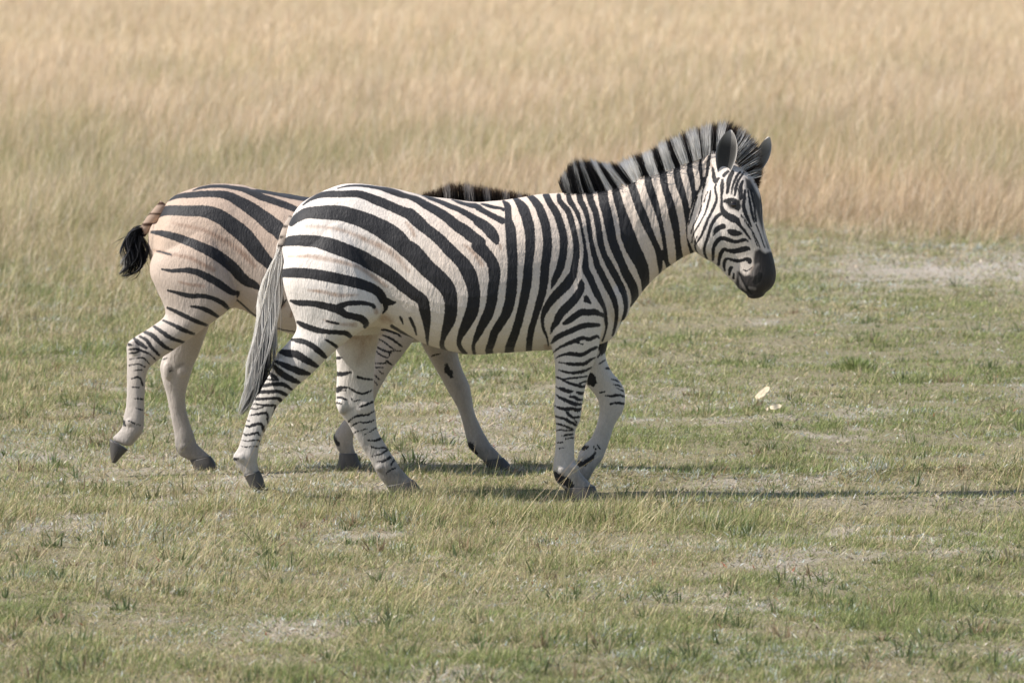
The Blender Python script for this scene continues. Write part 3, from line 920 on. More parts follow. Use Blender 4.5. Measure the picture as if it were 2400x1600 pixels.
def mane(root, pairs, cfun, n, y0, spread, yoff=0.0):
    P = np.array(pairs, float)
    L = np.concatenate([[0], np.cumsum(np.hypot(np.diff(P[:, 0]), np.diff(P[:, 1])))])
    t = rng.random(n) * L[-1]
    b = np.stack([np.interp(t, L, P[:, i]) for i in range(4)], 1)
    b[:, 2:] += rng.normal(0, 2.2, (n, 2))
    leng = np.clip(1.02 + rng.normal(-.07, .085, n), .5, 1.15)
    yr = y0 + np.interp(t, L, P[:, 4] if P.shape[1] > 4 else np.zeros(len(P))) + rng.normal(0, spread, n)
    rx, rz = unproj(b[:, 0], b[:, 1] + 9, yr)
    tx, tz = unproj(b[:, 2], b[:, 3], yr)
    R = np.stack([rx, yr, rz], 1)
    T = np.stack([tx, yr + rng.normal(0, spread * .8, n), tz], 1)
    T = R + (T - R) * leng[:, None]
    c0, c1 = cfun(b[:, 0], t / L[-1], n)
    return hairs("mane", R, T, rng.normal(0, .003, (n, 3)), rng.uniform(.0018, .0034, n), c0, c1, M_HAIR, root, None, 4, .68)

def ear(root, base, tip, wpx, y, cup, yaw, dark, rim):
    """leaf-shaped cupped shell: base and tip pixel, widest half width in pixels"""
    bx, bz = unproj(*base, y)
    tx, tz = unproj(*tip, y)
    ax = np.array([tx - bx, 0, tz - bz])
    ln = np.linalg.norm(ax)
    ax /= ln
    sd = np.array([ax[2], 0, -ax[0]])
    sd = np.array([sd[0] * math.cos(yaw), -sd[0] * math.sin(yaw), sd[2]])
    dp = np.cross(ax, sd)
    if dp[1] > 0:
        dp = -dp
    nu, nv = 16, 13
    V, C = [], []
    for layer in (0, 1):
        for i in range(nu):
            u = i / (nu - 1)
            wd = wpx / 540 * (math.sin(math.pi * min(.985, .17 + .83 * u) ** 1.25) ** .62 if u < 1 else .10)
            wd = max(wd, .004)
            for j in range(nv):
                q = -1 + 2 * j / (nv - 1)
                a = q * 1.25
                p = np.array([bx, y, bz]) + ax * (ln * u) + sd * (wd * math.sin(a) / math.sin(1.25)) + dp * (cup * wd * (1 - math.cos(a)) - (.007 if layer else 0) * (1 - abs(q) ** 4))
                V.append(p)
                ed = min(1, max(0, (max(abs(q), u * 1.02) - .62) / .38)) ** 1.6
                if layer == 0:
                    C.append(tuple(rim[t] * ed + (1 - ed) * dark * (1 + .9 * max(0, .35 - u) / .35 + .5 * abs(q)) * (1, .97, .93)[t] for t in range(3)))
                else:
                    C.append((.62, .58, .54) if (u < .45 or u > .88) else (.03, .03, .03))
    F = []
    m = nu * nv
    for i in range(nu - 1):
        for j in range(nv - 1):
            a = i * nv + j
            F.append((a, a + 1, a + nv + 1, a + nv))
            F.append((m + a, m + a + nv, m + a + nv + 1, m + a + 1))
        for j in (0, nv - 1):
            a = i * nv + j
            F.append((a, a + nv, m + a + nv, m + a))
    for j in range(nv - 1):
        a = (nu - 1) * nv + j
        F.append((a, a + 1, m + a + 1, m + a))
    return simple("ear", V, F, M_EAR, root, True, np.array(C))

def tube(path, seg=12):
    """path rows x, y, z, r"""
    P = catmull(path, 5)
    V, F = [], []
    for i, (x, y, z, r) in enumerate(P):
        t = P[min(i + 1, len(P) - 1), :3] - P[max(i - 1, 0), :3]
        t /= np.linalg.norm(t)
        a = np.cross(t, [0, 1, 0]); a /= np.linalg.norm(a)
        b = np.cross(t, a)
        for j in range(seg):
            q = 2 * math.pi * j / seg
            V.append(np.array([x, y, z]) + r * (a * math.cos(q) + b * math.sin(q)))
    for i in range(len(P) - 1):
        for j in range(seg):
            p, q = i * seg + j, i * seg + (j + 1) % seg
            F.append((p, q, q + seg, p + seg))
    F.append(tuple(range(seg))[::-1])
    F.append(tuple(range((len(P) - 1) * seg, len(P) * seg)))
    return np.array(V), F

def at(px, py, y):
    x, z = unproj(px, py, y)
    return np.array([x, y, z])

def make_zebra(Z, lists, mat, label, voxel, lobes):
    y0 = Z['y0']
    cxp = unproj(*Z['centre'], y0)[0]
    root = bpy.data.objects.new("zebra", None)
    sc.collection.objects.link(root)
    root.location = (cxp, y0, 0)
    root.empty_display_size = .3
    tag(root, label, "zebra", "zebras walking over the grass")
    build_body(Z, lists, mat, root, voxel, lobes)
    for hv in Z['hooves']:
        V, F = loft(hv, y0, 24, 6, 2.4, 0, 0, True, False)
        simple("hoof", V, F, M_HOOF, root)
    return root

for Z in (ZN, ZF):
    for i in Z['planted']:
        ax, ay, bx, by, yc, wd = Z['hooves'][i][-1]
        p = at((ax + bx) / 2, (ay + by) / 2, Z['y0'] + yc)
        BUMPS.append((p[0], p[1], p[2] - .002))
ZN.update(belly=790, headcut=((300, 1700), (352, 1668), (408, 1660), (430, 1652), (460, 1633), (495, 1618), (530, 1611), (556, 1611), (582, 1622), (592, 1628), (720, 1628)),
          legsplit=1150, fold=(1400, 640), centre=(1040, 1160), warm=.85, tanx=(820, 1060))
ZF.update(belly=772, headcut=((400, 1262), (880, 1262)), legsplit=720, fold=(1100, 620), centre=(700, 1100), warm=1.0, tanx=(100, 380))

# ------------------------------------------------------------------ ground
def axis(lo, hi, step, far, grow=1.22):
    mid = list(np.arange(lo, hi + 1e-6, step))
    a, b, d = [lo], [hi], step
    while b[-1] < far:
        d *= grow
        b.append(b[-1] + d)
        a.append(a[-1] - d)
    return np.array(a[:0:-1] + mid + b[1:])
gx, gy = axis(-4.2, 4.2, .07, 2500), axis(-8.0, 9.0, .08, 3500)
GX, GY = np.meshgrid(gx, gy)
GZ = ground_z(GX, GY)
nx, ny = len(gx), len(gy)
idx = (np.arange(ny - 1)[:, None] * nx + np.arange(nx - 1)[None, :]).ravel()
me = np_mesh("ground", np.stack([GX.ravel(), GY.ravel(), GZ.ravel()], 1), np.full(len(idx), 4),
             np.stack([idx, idx + 1, idx + nx + 1, idx + nx], 1).ravel())
GROUND_ME, GXY = me, (GX.ravel(), GY.ravel())
set_float(me, "straw", np.clip((GY.ravel() - 24) / 10, 0, .85))
tag(link(me, mat_ground(), None, "ground"), kind="structure")

# ------------------------------------------------------------------ zebras
LOBES_N = [(1672, 545, -.10, .085, .05, .10, .25, ),            # cheek
           (1730, 462, -.115, .035, .03, .022, -.5),            # brow
           (1766, 478, .0, .026, .05, .05, 0),                # far brow
           (1785, 650, -.135, .035, .03, .04, .2),              # nostril wing
           (1275, 700, -.20, .05, .045, .10, -.5),               # triceps
           (1440, 700, -.10, .06, .06, .10, .35),               # breast
               (1340, 950, -0.173, 0.03, 0.0187, 0.04, 0), (1318, 1102, -0.163, 0.024, 0.0204, 0.024, 0), (1345, 1096, -0.167, 0.02, 0.0153, 0.02, 0),
               (655, 862, -0.195, 0.026, 0.017, 0.045, 0.5), (568, 1072, -0.185, 0.024, 0.017, 0.022, 0),
               (806, 950, 0.11, 0.026, 0.0187, 0.04, -0.2), (850, 955, 0.105, 0.035, 0.0136, 0.035, 0), (893, 1094, 0.12, 0.026, 0.017, 0.022, 0),
               (1432, 935, 0.105, 0.034, 0.0187, 0.04, 0), (1372, 1070, 0.115, 0.024, 0.017, 0.026, 0)]
LOBES_F = [(1320, 640, -.08, .08, .05, .10, .25), (318, 820, -0.195, 0.026, 0.017, 0.045, 0.5), (308, 990, -0.185, 0.026, 0.017, 0.026, 0), (395, 868, 0.105, 0.026, 0.0187, 0.045, 0.1),
           (425, 868, 0.105, 0.03, 0.0136, 0.035, 0), (432, 1045, 0.12, 0.028, 0.017, 0.024, 0), (1078, 930, 0.105, 0.034, 0.017, 0.036, 0), (1120, 1045, 0.115, 0.028, 0.017, 0.024, 0), (804, 1024, -0.155, 0.026, 0.017, 0.024, 0)]
zn = make_zebra(ZN, (NEAR_MAIN, NEAR_HINDFAR, NEAR_FOREFAR, NEAR_HEAD), M_FUR_NEAR,
                "black and white zebra in front, head in view, raised striped mane, long pale tail", .0042, LOBES_N)
zf = make_zebra(ZF, (FAR_MAIN, FAR_HINDFAR, FAR_FOREFAR, FAR_HEAD), M_FUR_FAR,
                "tan-tinted zebra half hidden behind the other, its short dark tail tuft held out", .0046, LOBES_F)

WHITE, BLACK, TIP = np.array((.95, .935, .91)), np.array((.026, .025, .027)), np.array((.085, .055, .04))
def near_mane_col(bx, t, n):
    d = np.full(n, 99.)
    for c, hw in ((1337, 4), (1366, 4), (1391, 5), (1430, 7), (1459.5, 8), (1494, 11), (1534, 10), (1571, 10), (1604.5, 9), (1634, 9), (1657, 8), (1684, 6), (1713, 4), (1722, 4.5), (1733, 3.5), (1743, 4.5)):
        d = np.minimum(d, np.abs(bx - c) - hw * 1.1 + .1)
    wt = np.clip(.5 - (d + rng.normal(0, .8, n)) / 2.0, 0, 1)[:, None]
    gray = np.where((bx > 1330) & (bx < 1400), .5, 1.0)[:, None]
    c0 = BLACK * (1 - wt) + WHITE * gray * wt * rng.uniform(.85, 1.05, (n, 1))
    brown = np.clip((bx - 1560) / 120, 0, 1)[:, None]
    c1 = np.where(rng.random((n, 1)) < .22 + .6 * brown, TIP, c0 * .9)
    fl = ((bx > 1700) & (rng.random(n) < .30 + .5 * np.clip((bx - 1725) / 25, 0, 1)))[:, None]
    c0 = np.where(fl, TIP * .5, c0)
    c1 = np.where(fl | (bx > 1712)[:, None], TIP * .7, c1)
    return c0, c1
mane(zn, [(1326, 455, 1308, 422, 0), (1348, 453, 1332, 385, 0), (1376, 450, 1350, 376, 0), (1400, 446, 1368, 376, 0), (1430, 438, 1389, 377, 0), (1459, 429, 1416, 383, 0),
          (1478, 422, 1440, 384, 0), (1492, 416, 1467, 372, 0), (1512, 409, 1490, 363, 0), (1534, 402, 1516, 356, 0), (1555, 396, 1535, 344, 0), (1571, 390, 1549, 334, 0),
          (1604, 376, 1581, 320, 0), (1634, 367, 1618, 302, 0), (1658, 357, 1656, 291, 0), (1680, 350, 1688, 285, 0), (1695, 347, 1712, 284, -.01), (1708, 350, 1737, 295, -.015),
          (1718, 358, 1758, 310, -.02), (1726, 370, 1774, 330, -.025), (1732, 385, 1785, 355, -.03), (1738, 398, 1789, 385, -.03), (1745, 410, 1789, 407, -.035), (1752, 420, 1783, 428, -.035),
          (1758, 432, 1776, 447, -.04)], near_mane_col, 10500, 0.0, .022)
def far_mane_col(bx, t, n):
    d = np.full(n, 99.)
    for c, hw in ((1052, 7), (1101, 10), (1145, 7), (1188, 6), (1222, 5)):
        d = np.minimum(d, np.abs(bx - c) - hw)
    wt = np.clip(.5 - (d + rng.normal(0, 2, n)) / 5, 0, 1)[:, None] * .8
    c0 = np.array((.03, .024, .02)) * (1 - wt) + np.array((.50, .47, .45)) * wt
    return c0, np.where(rng.random((n, 1)) < .85, np.array((.16, .10, .065)), c0)
mane(zf, [(996, 468, 990, 454), (1012, 467, 1004, 448), (1030, 468, 1026, 440), (1060, 470, 1054, 428), (1100, 473, 1096, 429), (1150, 476, 1146, 438), (1200, 482, 1196, 447), (1245, 488, 1240, 456),
          (1275, 498, 1272, 466), (1295, 505, 1296, 478)], far_mane_col, 3600, 1.2, .018)

# ears, eyes
ear(zn, (1696, 408), (1713, 305), 25, -.085, .6, math.radians(12), .035, (.36, .34, .32))
ear(zn, (1764, 405), (1803, 322), 20, .05, .5, math.radians(-35), .13, (.5, .47, .45))
ear(zf, (1300, 520), (1312, 470), 14, 1.12, .5, 0.2, .08, (.4, .38, .36))
ear(zf, (1300, 520), (1316, 474), 14, 1.28, .5, -.2, .08, (.4, .38, .36))
for root, px, py, y, r in ((zn, 1722, 481, -.141, .027), (zn, 1747, 481, -.03, .021), (zf, 1350, 605, 1.10, .02), (zf, 1350, 605, 1.30, .02)):
    c = at(px, py, y)
    V, F = ellipsoid(c, (r, r, r))
    simple("eye", V, F, M_EYE, root)

# tails: a dock and, at its end, the long hair
def tail(root, dock, cols, hair_path, n, cfun, yoff):
    rows = [list(at(px, py, y)) + [r] for px, py, y, r in dock]
    V, F = tube(rows)
    t = simple("tail", V, F, M_HAIR, root, True, cols(V))
    P = catmull(np.array([list(at(px, py, y)) + [wd / 540] for px, py, y, wd in hair_path]), 6)
    m = len(P) - 1
    s = np.clip(rng.beta(1.1, 2.6, n) * .62, 0, 1)
    e = np.clip(s + rng.uniform(.3, .62, n), 0, 1.0)
    q = rng.normal(0, .36, (n, 2)).clip(-.9, .9)
    seg = 7
    ph = rng.uniform(0, 1.5, n)
    stray = np.where(rng.random(n) < .03, rng.normal(0, .7, n), rng.normal(0, .06, n))
    pts = np.zeros((n, seg + 1, 3))
    for i in range(seg + 1):
        tt = (s + (e - s) * i / seg) * m
        c = np.stack([np.interp(tt, np.arange(m + 1), P[:, k]) for k in range(4)], 1)
        g = np.stack([np.interp(np.minimum(tt + .5, m), np.arange(m + 1), P[:, k]) - np.interp(np.maximum(tt - .5, 0), np.arange(m + 1), P[:, k]) for k in range(3)], 1)
        g /= np.linalg.norm(g, axis=1, keepdims=True)
        sdv = np.cross(g, np.array([[0., 1., 0.]]))
        wob = .16 * np.sin(tt * .35 + q[:, 0] * 9 + ph) + stray * (i / seg) ** 2
        pts[:, i] = c[:, :3] + sdv * ((q[:, 0] + wob) * c[:, 3] / 2 * 1.25)[:, None] + np.array([0, 1, 0]) * (q[:, 1] * c[:, 3] / 2)[:, None]
    C0, C1, kf = cfun(q, s, n)
    V = np.zeros((n, seg * 2 + 1, 3)); C = np.zeros_like(V)
    side = np.cross(pts[:, -1] - pts[:, 0], rng.normal(0, .5, (n, 3)) + np.array([-.65, -.5, .2]))
    side /= np.linalg.norm(side, axis=1, keepdims=True)
    for i in range(seg + 1):
        ww = (rng.uniform(.0013, .0022, n) * (1 - .5 * i / seg))[:, None] * side
        k = np.clip((s + (e - s) * i / seg - kf) / .12, 0, 1)[:, None]
        c = C0 * (1 - k) + C1 * k
        if i < seg:
            V[:, 2 * i], V[:, 2 * i + 1] = pts[:, i] - ww, pts[:, i] + ww
            C[:, 2 * i] = C[:, 2 * i + 1] = c
        else:
            V[:, -1], C[:, -1] = pts[:, i], c
    pat = []
    for i in range(seg - 1):
        pat += [2 * i, 2 * i + 1, 2 * i + 3, 2 * i + 2]
    pat += [2 * seg - 2, 2 * seg - 1, 2 * seg]
    base = (np.arange(n) * (seg * 2 + 1))[:, None]
    me = np_mesh("tail_tuft", V.reshape(-1, 3) - np.array(root.location), np.tile(np.array([4] * (seg - 1) + [3]), n), (base + np.array(pat)).ravel())
    set_col(me, C.reshape(-1, 3))
    link(me, M_HAIR, t, "tail_tuft")

def near_dock(V):
    z = V[:, 2]
    k = (np.sin(z * 150) > .8)[:, None]
    return np.where(k, np.array((.05, .04, .035)), np.array((.66, .58, .51)))
def near_hair(q, s, n):
    light = rng.uniform(.6, .95, (n, 1)) * np.array((1, .97, .92))
    dark = np.array((.022, .022, .024)) * rng.uniform(.6, 2.2, (n, 1))
    # the inner and right-hand strands are black, the outer ones pale
    pd = 1 / (1 + np.exp(-(q[:, 0] * 2.2 - .1 - (np.abs(q[:, 1]) - .25) * 1.5) * 2.2))
    isd = (rng.random(n) < pd * .85)[:, None]
    return light, np.where(isd, dark, light * .8), np.where(rng.random(n) < .5, .40, .52)
tail(zn, [(688, 512, .0, .022), (675, 536, -.015, .024), (664, 566, -.03, .022), (657, 600, -.045, .018), (651, 640, -.06, .013)], near_dock,
     [(661, 575, -.04, 14), (655, 600, -.055, 20), (645, 640, -.075, 34), (635, 690, -.10, 46), (626, 750, -.14, 52), (618, 810, -.20, 54), (607, 860, -.25, 52), (594, 905, -.29, 42), (578, 945, -.31, 26), (562, 972, -.32, 10)], 4600, near_hair, 0)
def far_dock(V):
    z = V[:, 2]
    k = (np.sin(z * 130) > .75)[:, None]
    return np.where(k, np.array((.10, .06, .045)), np.array((.62, .48, .385)))
def far_hair(q, s, n):
    dark = np.array((.016, .016, .018)) * rng.uniform(.6, 2.4, (n, 1))
    light = rng.uniform(.25, .55, (n, 1)) * np.array((1, .97, .94))
    pl = ((q[:, 0] < -.40) & (rng.random(n) < .7)) | (rng.random(n) < .05)
    return np.where(pl[:, None], dark * 3, dark), np.where(pl[:, None], light, dark), np.full(n, .55)
tail(zf, [(386, 478, 1.20, .024), (371, 497, 1.20, .026), (355, 516, 1.20, .025), (341, 535, 1.20, .023), (331, 551, 1.20, .018)], far_dock,
     [(337, 540, 1.19, 20), (322, 547, 1.18, 36), (316, 568, 1.17, 48), (315, 594, 1.16, 54), (309, 616, 1.15, 54), (297, 634, 1.15, 44), (280, 646, 1.15, 18)], 2600, far_hair, 0)

# ------------------------------------------------------------------ grass
HALF = 1200 / FPX
def grass(name, x, y, L, wd, lean_dir, lean, col_root, col_tip, mat, seg=2, droop=.35, zoff=0.0):
    """one mesh of thin tapered blades"""
    n = len(x)
    z = ground_z(x, y) - .004
    hd = np.stack([np.cos(lean_dir), np.sin(lean_dir), np.zeros(n)], 1)
    fa = rng.uniform(0, np.pi, n)
    sd = np.stack([np.cos(fa), np.sin(fa), np.zeros(n)], 1)
    V = np.zeros((n, 2 * seg + 1, 3), np.float32)
    C = np.zeros((n, 2 * seg + 1, 3), np.float32)
    root = np.stack([x, y, z], 1)
    for i in range(seg + 1):
        t = i / seg
        a = lean * (1 + droop * t)
        p = root + hd * (np.sin(a) * L * t)[:, None]
        p[:, 2] += np.cos(np.minimum(a, 1.5)) * L * t
        c = col_root * (1 - t) + col_tip * t
        if i < seg:
            ww = (wd * (1 - .6 * t) * .5)[:, None] * sd
            V[:, 2 * i], V[:, 2 * i + 1] = p - ww, p + ww
            C[:, 2 * i] = C[:, 2 * i + 1] = c
        else:
            V[:, -1], C[:, -1] = p, c
    pat = []
    for i in range(seg - 1):
        pat += [2 * i, 2 * i + 1, 2 * i + 3, 2 * i + 2]
    pat += [2 * seg - 2, 2 * seg - 1, 2 * seg]
    base = (np.arange(n, dtype=np.int32) * (2 * seg + 1))[:, None]
    me = np_mesh(name, V.reshape(-1, 3), np.tile(np.array([4] * (seg - 1) + [3], np.int32), n), (base + np.array(pat, np.int32)).ravel(), False)
    set_col(me, C.reshape(-1, 3))
    return link(me, mat, None, name)

def scatter(n, d0, d1, power):
    """n points of the field between distances d0 and d1 from the viewer's side; power -1 spreads evenly in the picture"""
    u = rng.random(n)
    if power == -2:
        d = 1 / (1 / d0 + u * (1 / d1 - 1 / d0))
    else:
        d = np.sqrt(d0 ** 2 + u * (d1 ** 2 - d0 ** 2))
    half = d * HALF * 1.22 + .5
    return rng.uniform(-1, 1, n) * half, d - CAM_D

def edge_y(x):
    """where the tall dry grass begins"""
    return 14.2 + 4.4 * np.tanh((x - .6) * .8) + (vnoise(x, x * 0, .8, 91) - .5) * 2.0

def pal(n, cols, wts, jit=.30):
    c = np.array(cols)[rng.choice(len(cols), n, p=np.array(wts) / np.sum(wts, axis=0))]
    return c * rng.uniform(1 - jit, 1 + jit, (n, 1)) * rng.uniform(.95, 1.05, (n, 3))

GREEN = [(.215, .265, .088), (.28, .31, .112), (.15, .20, .066), (.345, .35, .155)]
STRAW = [(.58, .49, .285), (.67, .57, .37), (.48, .39, .225), (.38, .30, .18)]
M_GRASS = mat_grass("short_grass_blades")
M_TALL = mat_grass("dry_grass_blades", .30, .6)

def bare(x, y):
    """0 = thick sward, 1 = open soil"""
    b = fnoise(x, y * .5, .62, 11) * .58 + .24 * vnoise(x, y * .6, .16, 14) + .18 * vnoise(x, y * .8, .07, 15)
    lim = .575 + .10 * np.clip((y - 6) / 3, 0, 1) - .06 * np.exp(-((y - 2.6) / 1.5) ** 2) * (x < .3)
    b = np.clip((b - lim) / .09, 0, 1) * .66
    sand = np.exp(-(((x - 3.7) / 1.5) ** 2 + ((y - 15.9) / 2.4) ** 2)) * (-.15 + 1.25 * fnoise(x, y * .5, .5, 17) + .75 * vnoise(x, y * .6, .16, 20))
    rut = np.exp(-((y + .1 + .1 * np.sin(x)) / .34) ** 2) * np.clip((x - .8) / .5, 0, 1) * .6 * (.4 + .9 * vnoise(x, y, .14, 18))
    path = np.exp(-((y - 1.9) / .9) ** 2) * np.clip((-x - .3) / 1.0, 0, 1) * .8 * vnoise(x, y, .3, 19)
    return np.clip(np.maximum.reduce([b, np.clip(sand * 1.2, 0, 1), rut, path]), 0, 1)

def short_field():
    nt_, per = 165000, 12
    x, y = scatter(nt_, 17.6, 50, -2)
    op = bare(x, y) * (1 - .8 * np.exp(-((y + .5) / .2) ** 2) * (x < 1.1)) * (1 - .8 * np.exp(-((y - .7) / .25) ** 2) * (x > 0))
    keep = rng.random(nt_) > op * .90
    keep &= y < edge_y(x) + 9 * rng.random(nt_)
    x, y = x[keep], y[keep]
    nt_ = len(x)
    green = fnoise(x, y * .6, 1.6, 23) + .5 * (fnoise(x, y * .6, .35, 29) - .5)
    green = np.clip((green - .36) / .26, 0, 1)
    green = green * (1 - .45 * np.exp(-((y - .2) / 1.6) ** 2))
    green = green * (1 - .75 * np.clip((y - edge_y(x) + 5) / 5, 0, 1) * (x > 0))
    hgt = np.clip(fnoise(x, y, .35, 41) * 1.9 - .25, .35, 1.5) * rng.uniform(.7, 1.25, nt_)
    hgt *= 1 + np.clip((y - edge_y(x) + 8) / 6, 0, 1.6) * np.where(x < 0, 1.0, .4)
    hgt *= 1 + 1.3 * np.exp(-((y - .70) / .26) ** 2) * np.clip((x + .1) / .4, 0, 1)
    hgt *= 1 + 1.25 * np.exp(-((y + .82) / .52) ** 2) * np.clip((1.3 - x) / .5, 0, 1) * (.5 + .9 * vnoise(x, y, .4, 45))
    pt = rng.random(nt_)
    pale = (pt < .30 * np.clip((fnoise(x, y, .45, 37) - .52) / .12, 0, 1))
    red = (pt > .992)
    tone = rng.uniform(.70, 1.25, nt_)
    ti = np.repeat(np.arange(nt_), per)
    n = len(ti)
    a, r = rng.uniform(0, 2 * np.pi, n), np.abs(rng.normal(0, .028, n)) * np.clip((y[ti] + 25) / 25, .9, 1.6)
    bx, by = x[ti] + r * np.cos(a), y[ti] + r * np.sin(a)
    isg = rng.random(n) < (.46 + .48 * green)[ti]
    c = np.where(isg[:, None], pal(n, GREEN, [3, 3, 2, 2]), pal(n, STRAW, [3, 2, 2, 2]))
    c = np.where(pale[ti][:, None], pal(n, [(.52, .55, .50)], [1]), c)
    c = np.where((red[ti] & (rng.random(n) < .3))[:, None], pal(n, [(.26, .085, .045)], [1]), c)
    c *= tone[ti][:, None]
    L = rng.uniform(.024, .060, n) * hgt[ti] * np.where(pale[ti], .5, 1)
    wd = rng.uniform(.0024, .0042, n) * np.where(pale[ti], 2.2, 1) * np.clip((y[ti] + 25) / 25, .9, 1.7)
    ld = np.where(rng.random(n) < .35, rng.normal(.1, .6, n), a + rng.normal(0, .5, n))
    lean = np.abs(rng.normal(.85, .42, n)).clip(0, 1.5)
    o = grass("short_grass", bx, by, L, wd, ld, lean, c * .95, c * 1.05, M_GRASS, 2, .55)
    tag(o, "short green and straw-coloured sward under and around the zebras", "grass", kind="stuff")

def forb_field():
    """low leafy weeds, darker than the grass, with a few brown stems"""
    m, per = 2100, 24
    cx, cy = scatter(m, 17.7, 40, -2)
    keep = fnoise(cx, cy * .6, .8, 121) > .47
    cx, cy = cx[keep], cy[keep]
    m = len(cx)
    sz = rng.uniform(.5, 1.3, m)
    kind = rng.random(m)
    ti = np.repeat(np.arange(m), per)
    n = len(ti)
    a, r = rng.uniform(0, 2 * np.pi, n), np.abs(rng.normal(0, .035, n)) * sz[ti]
    c = np.where((kind[ti] < .6)[:, None], pal(n, [(.135, .175, .07), (.17, .205, .09), (.11, .145, .062)], [1, 1, 1]),
                 np.where((kind[ti] < .85)[:, None], pal(n, [(.34, .31, .16), (.42, .36, .22)], [1, 1]), pal(n, [(.22, .16, .10), (.28, .21, .13)], [1, 1])))
    o = grass("low_weeds", cx[ti] + r * np.cos(a), cy[ti] + r * np.sin(a), rng.uniform(.03, .085, n) * sz[ti], rng.uniform(.004, .009, n), a, np.abs(rng.normal(.6, .4, n)).clip(0, 1.4), c * .92, c * 1.05, M_GRASS, 2, .5)
    tag(o, "low dark leafy weeds scattered through the short sward", "weeds", kind="stuff")

def litter_field():
    """flat dead leaves and broken straw lying on the soil"""
    n = 420000
    x, y = scatter(n, 17.6, 46, -2)
    op = bare(x, y)
    keep = rng.random(n) < .25 + .75 * np.clip(op * 1.5, 0, 1)
    x, y = x[keep], y[keep]
    n = len(x)
    k = rng.random(n)
    patch = fnoise(x, y, .5, 97)
    c = np.where((k < .50)[:, None], pal(n, [(.52, .44, .33), (.42, .34, .25), (.60, .54, .44)], [2, 2, 1]),
                 np.where((k < .68)[:, None], pal(n, [(.50, .53, .49), (.40, .44, .38)], [1, 1]),
                          np.where((k < .80)[:, None], pal(n, [(.11, .095, .08), (.16, .15, .10)], [1, 1]),
                                   np.where(((k < .84) & (patch > .5))[:, None], pal(n, [(.30, .10, .055), (.24, .09, .06)], [1, 1]), pal(n, [(.24, .27, .12), (.32, .30, .17)], [1, 1])))))
    o = grass("leaf_litter", x, y, rng.uniform(.012, .05, n), rng.uniform(.004, .012, n) * np.clip((y + 25) / 25, .9, 1.6), rng.uniform(0, 2 * np.pi, n),
              rng.uniform(.85, 1.45, n), c, c * 1.03, M_GRASS, 2, .1)
    tag(o, "dead leaf bits, broken straw and tiny pale plants on the open soil", "leaf litter", kind="stuff")

def stalk_field():
    n = 11000
    x, y = scatter(n, 17.8, 32, -2)
    dens = fnoise(x, y * .6, .9, 61)
    keep = rng.random(n) < np.clip((dens - .38) * 3.0, .04, 1) * np.where((y > -4) & (y < -.1), 1.0, np.where(y < -4, .30, .16))
    x, y = x[keep], y[keep]
    n = len(x)
    c = pal(n, [(.62, .52, .31), (.55, .45, .26), (.42, .40, .18), (.30, .22, .14), (.24, .24, .11)], [4, 3, 3, 1, 1])
    L = rng.gamma(3.0, .062, n).clip(.08, .52)
    ld = rng.normal(.0, .45, n)
    lean = rng.normal(.48, .25, n).clip(-.15, 1.1)
    o = grass("seed_stalks", x, y, L, rng.uniform(.0018, .0034, n), ld, lean, c * .95, c * 1.05, M_GRASS, 4, .35)
    tag(o, "thin dry straw stalks leaning to the right over the short sward", "grass", kind="stuff")

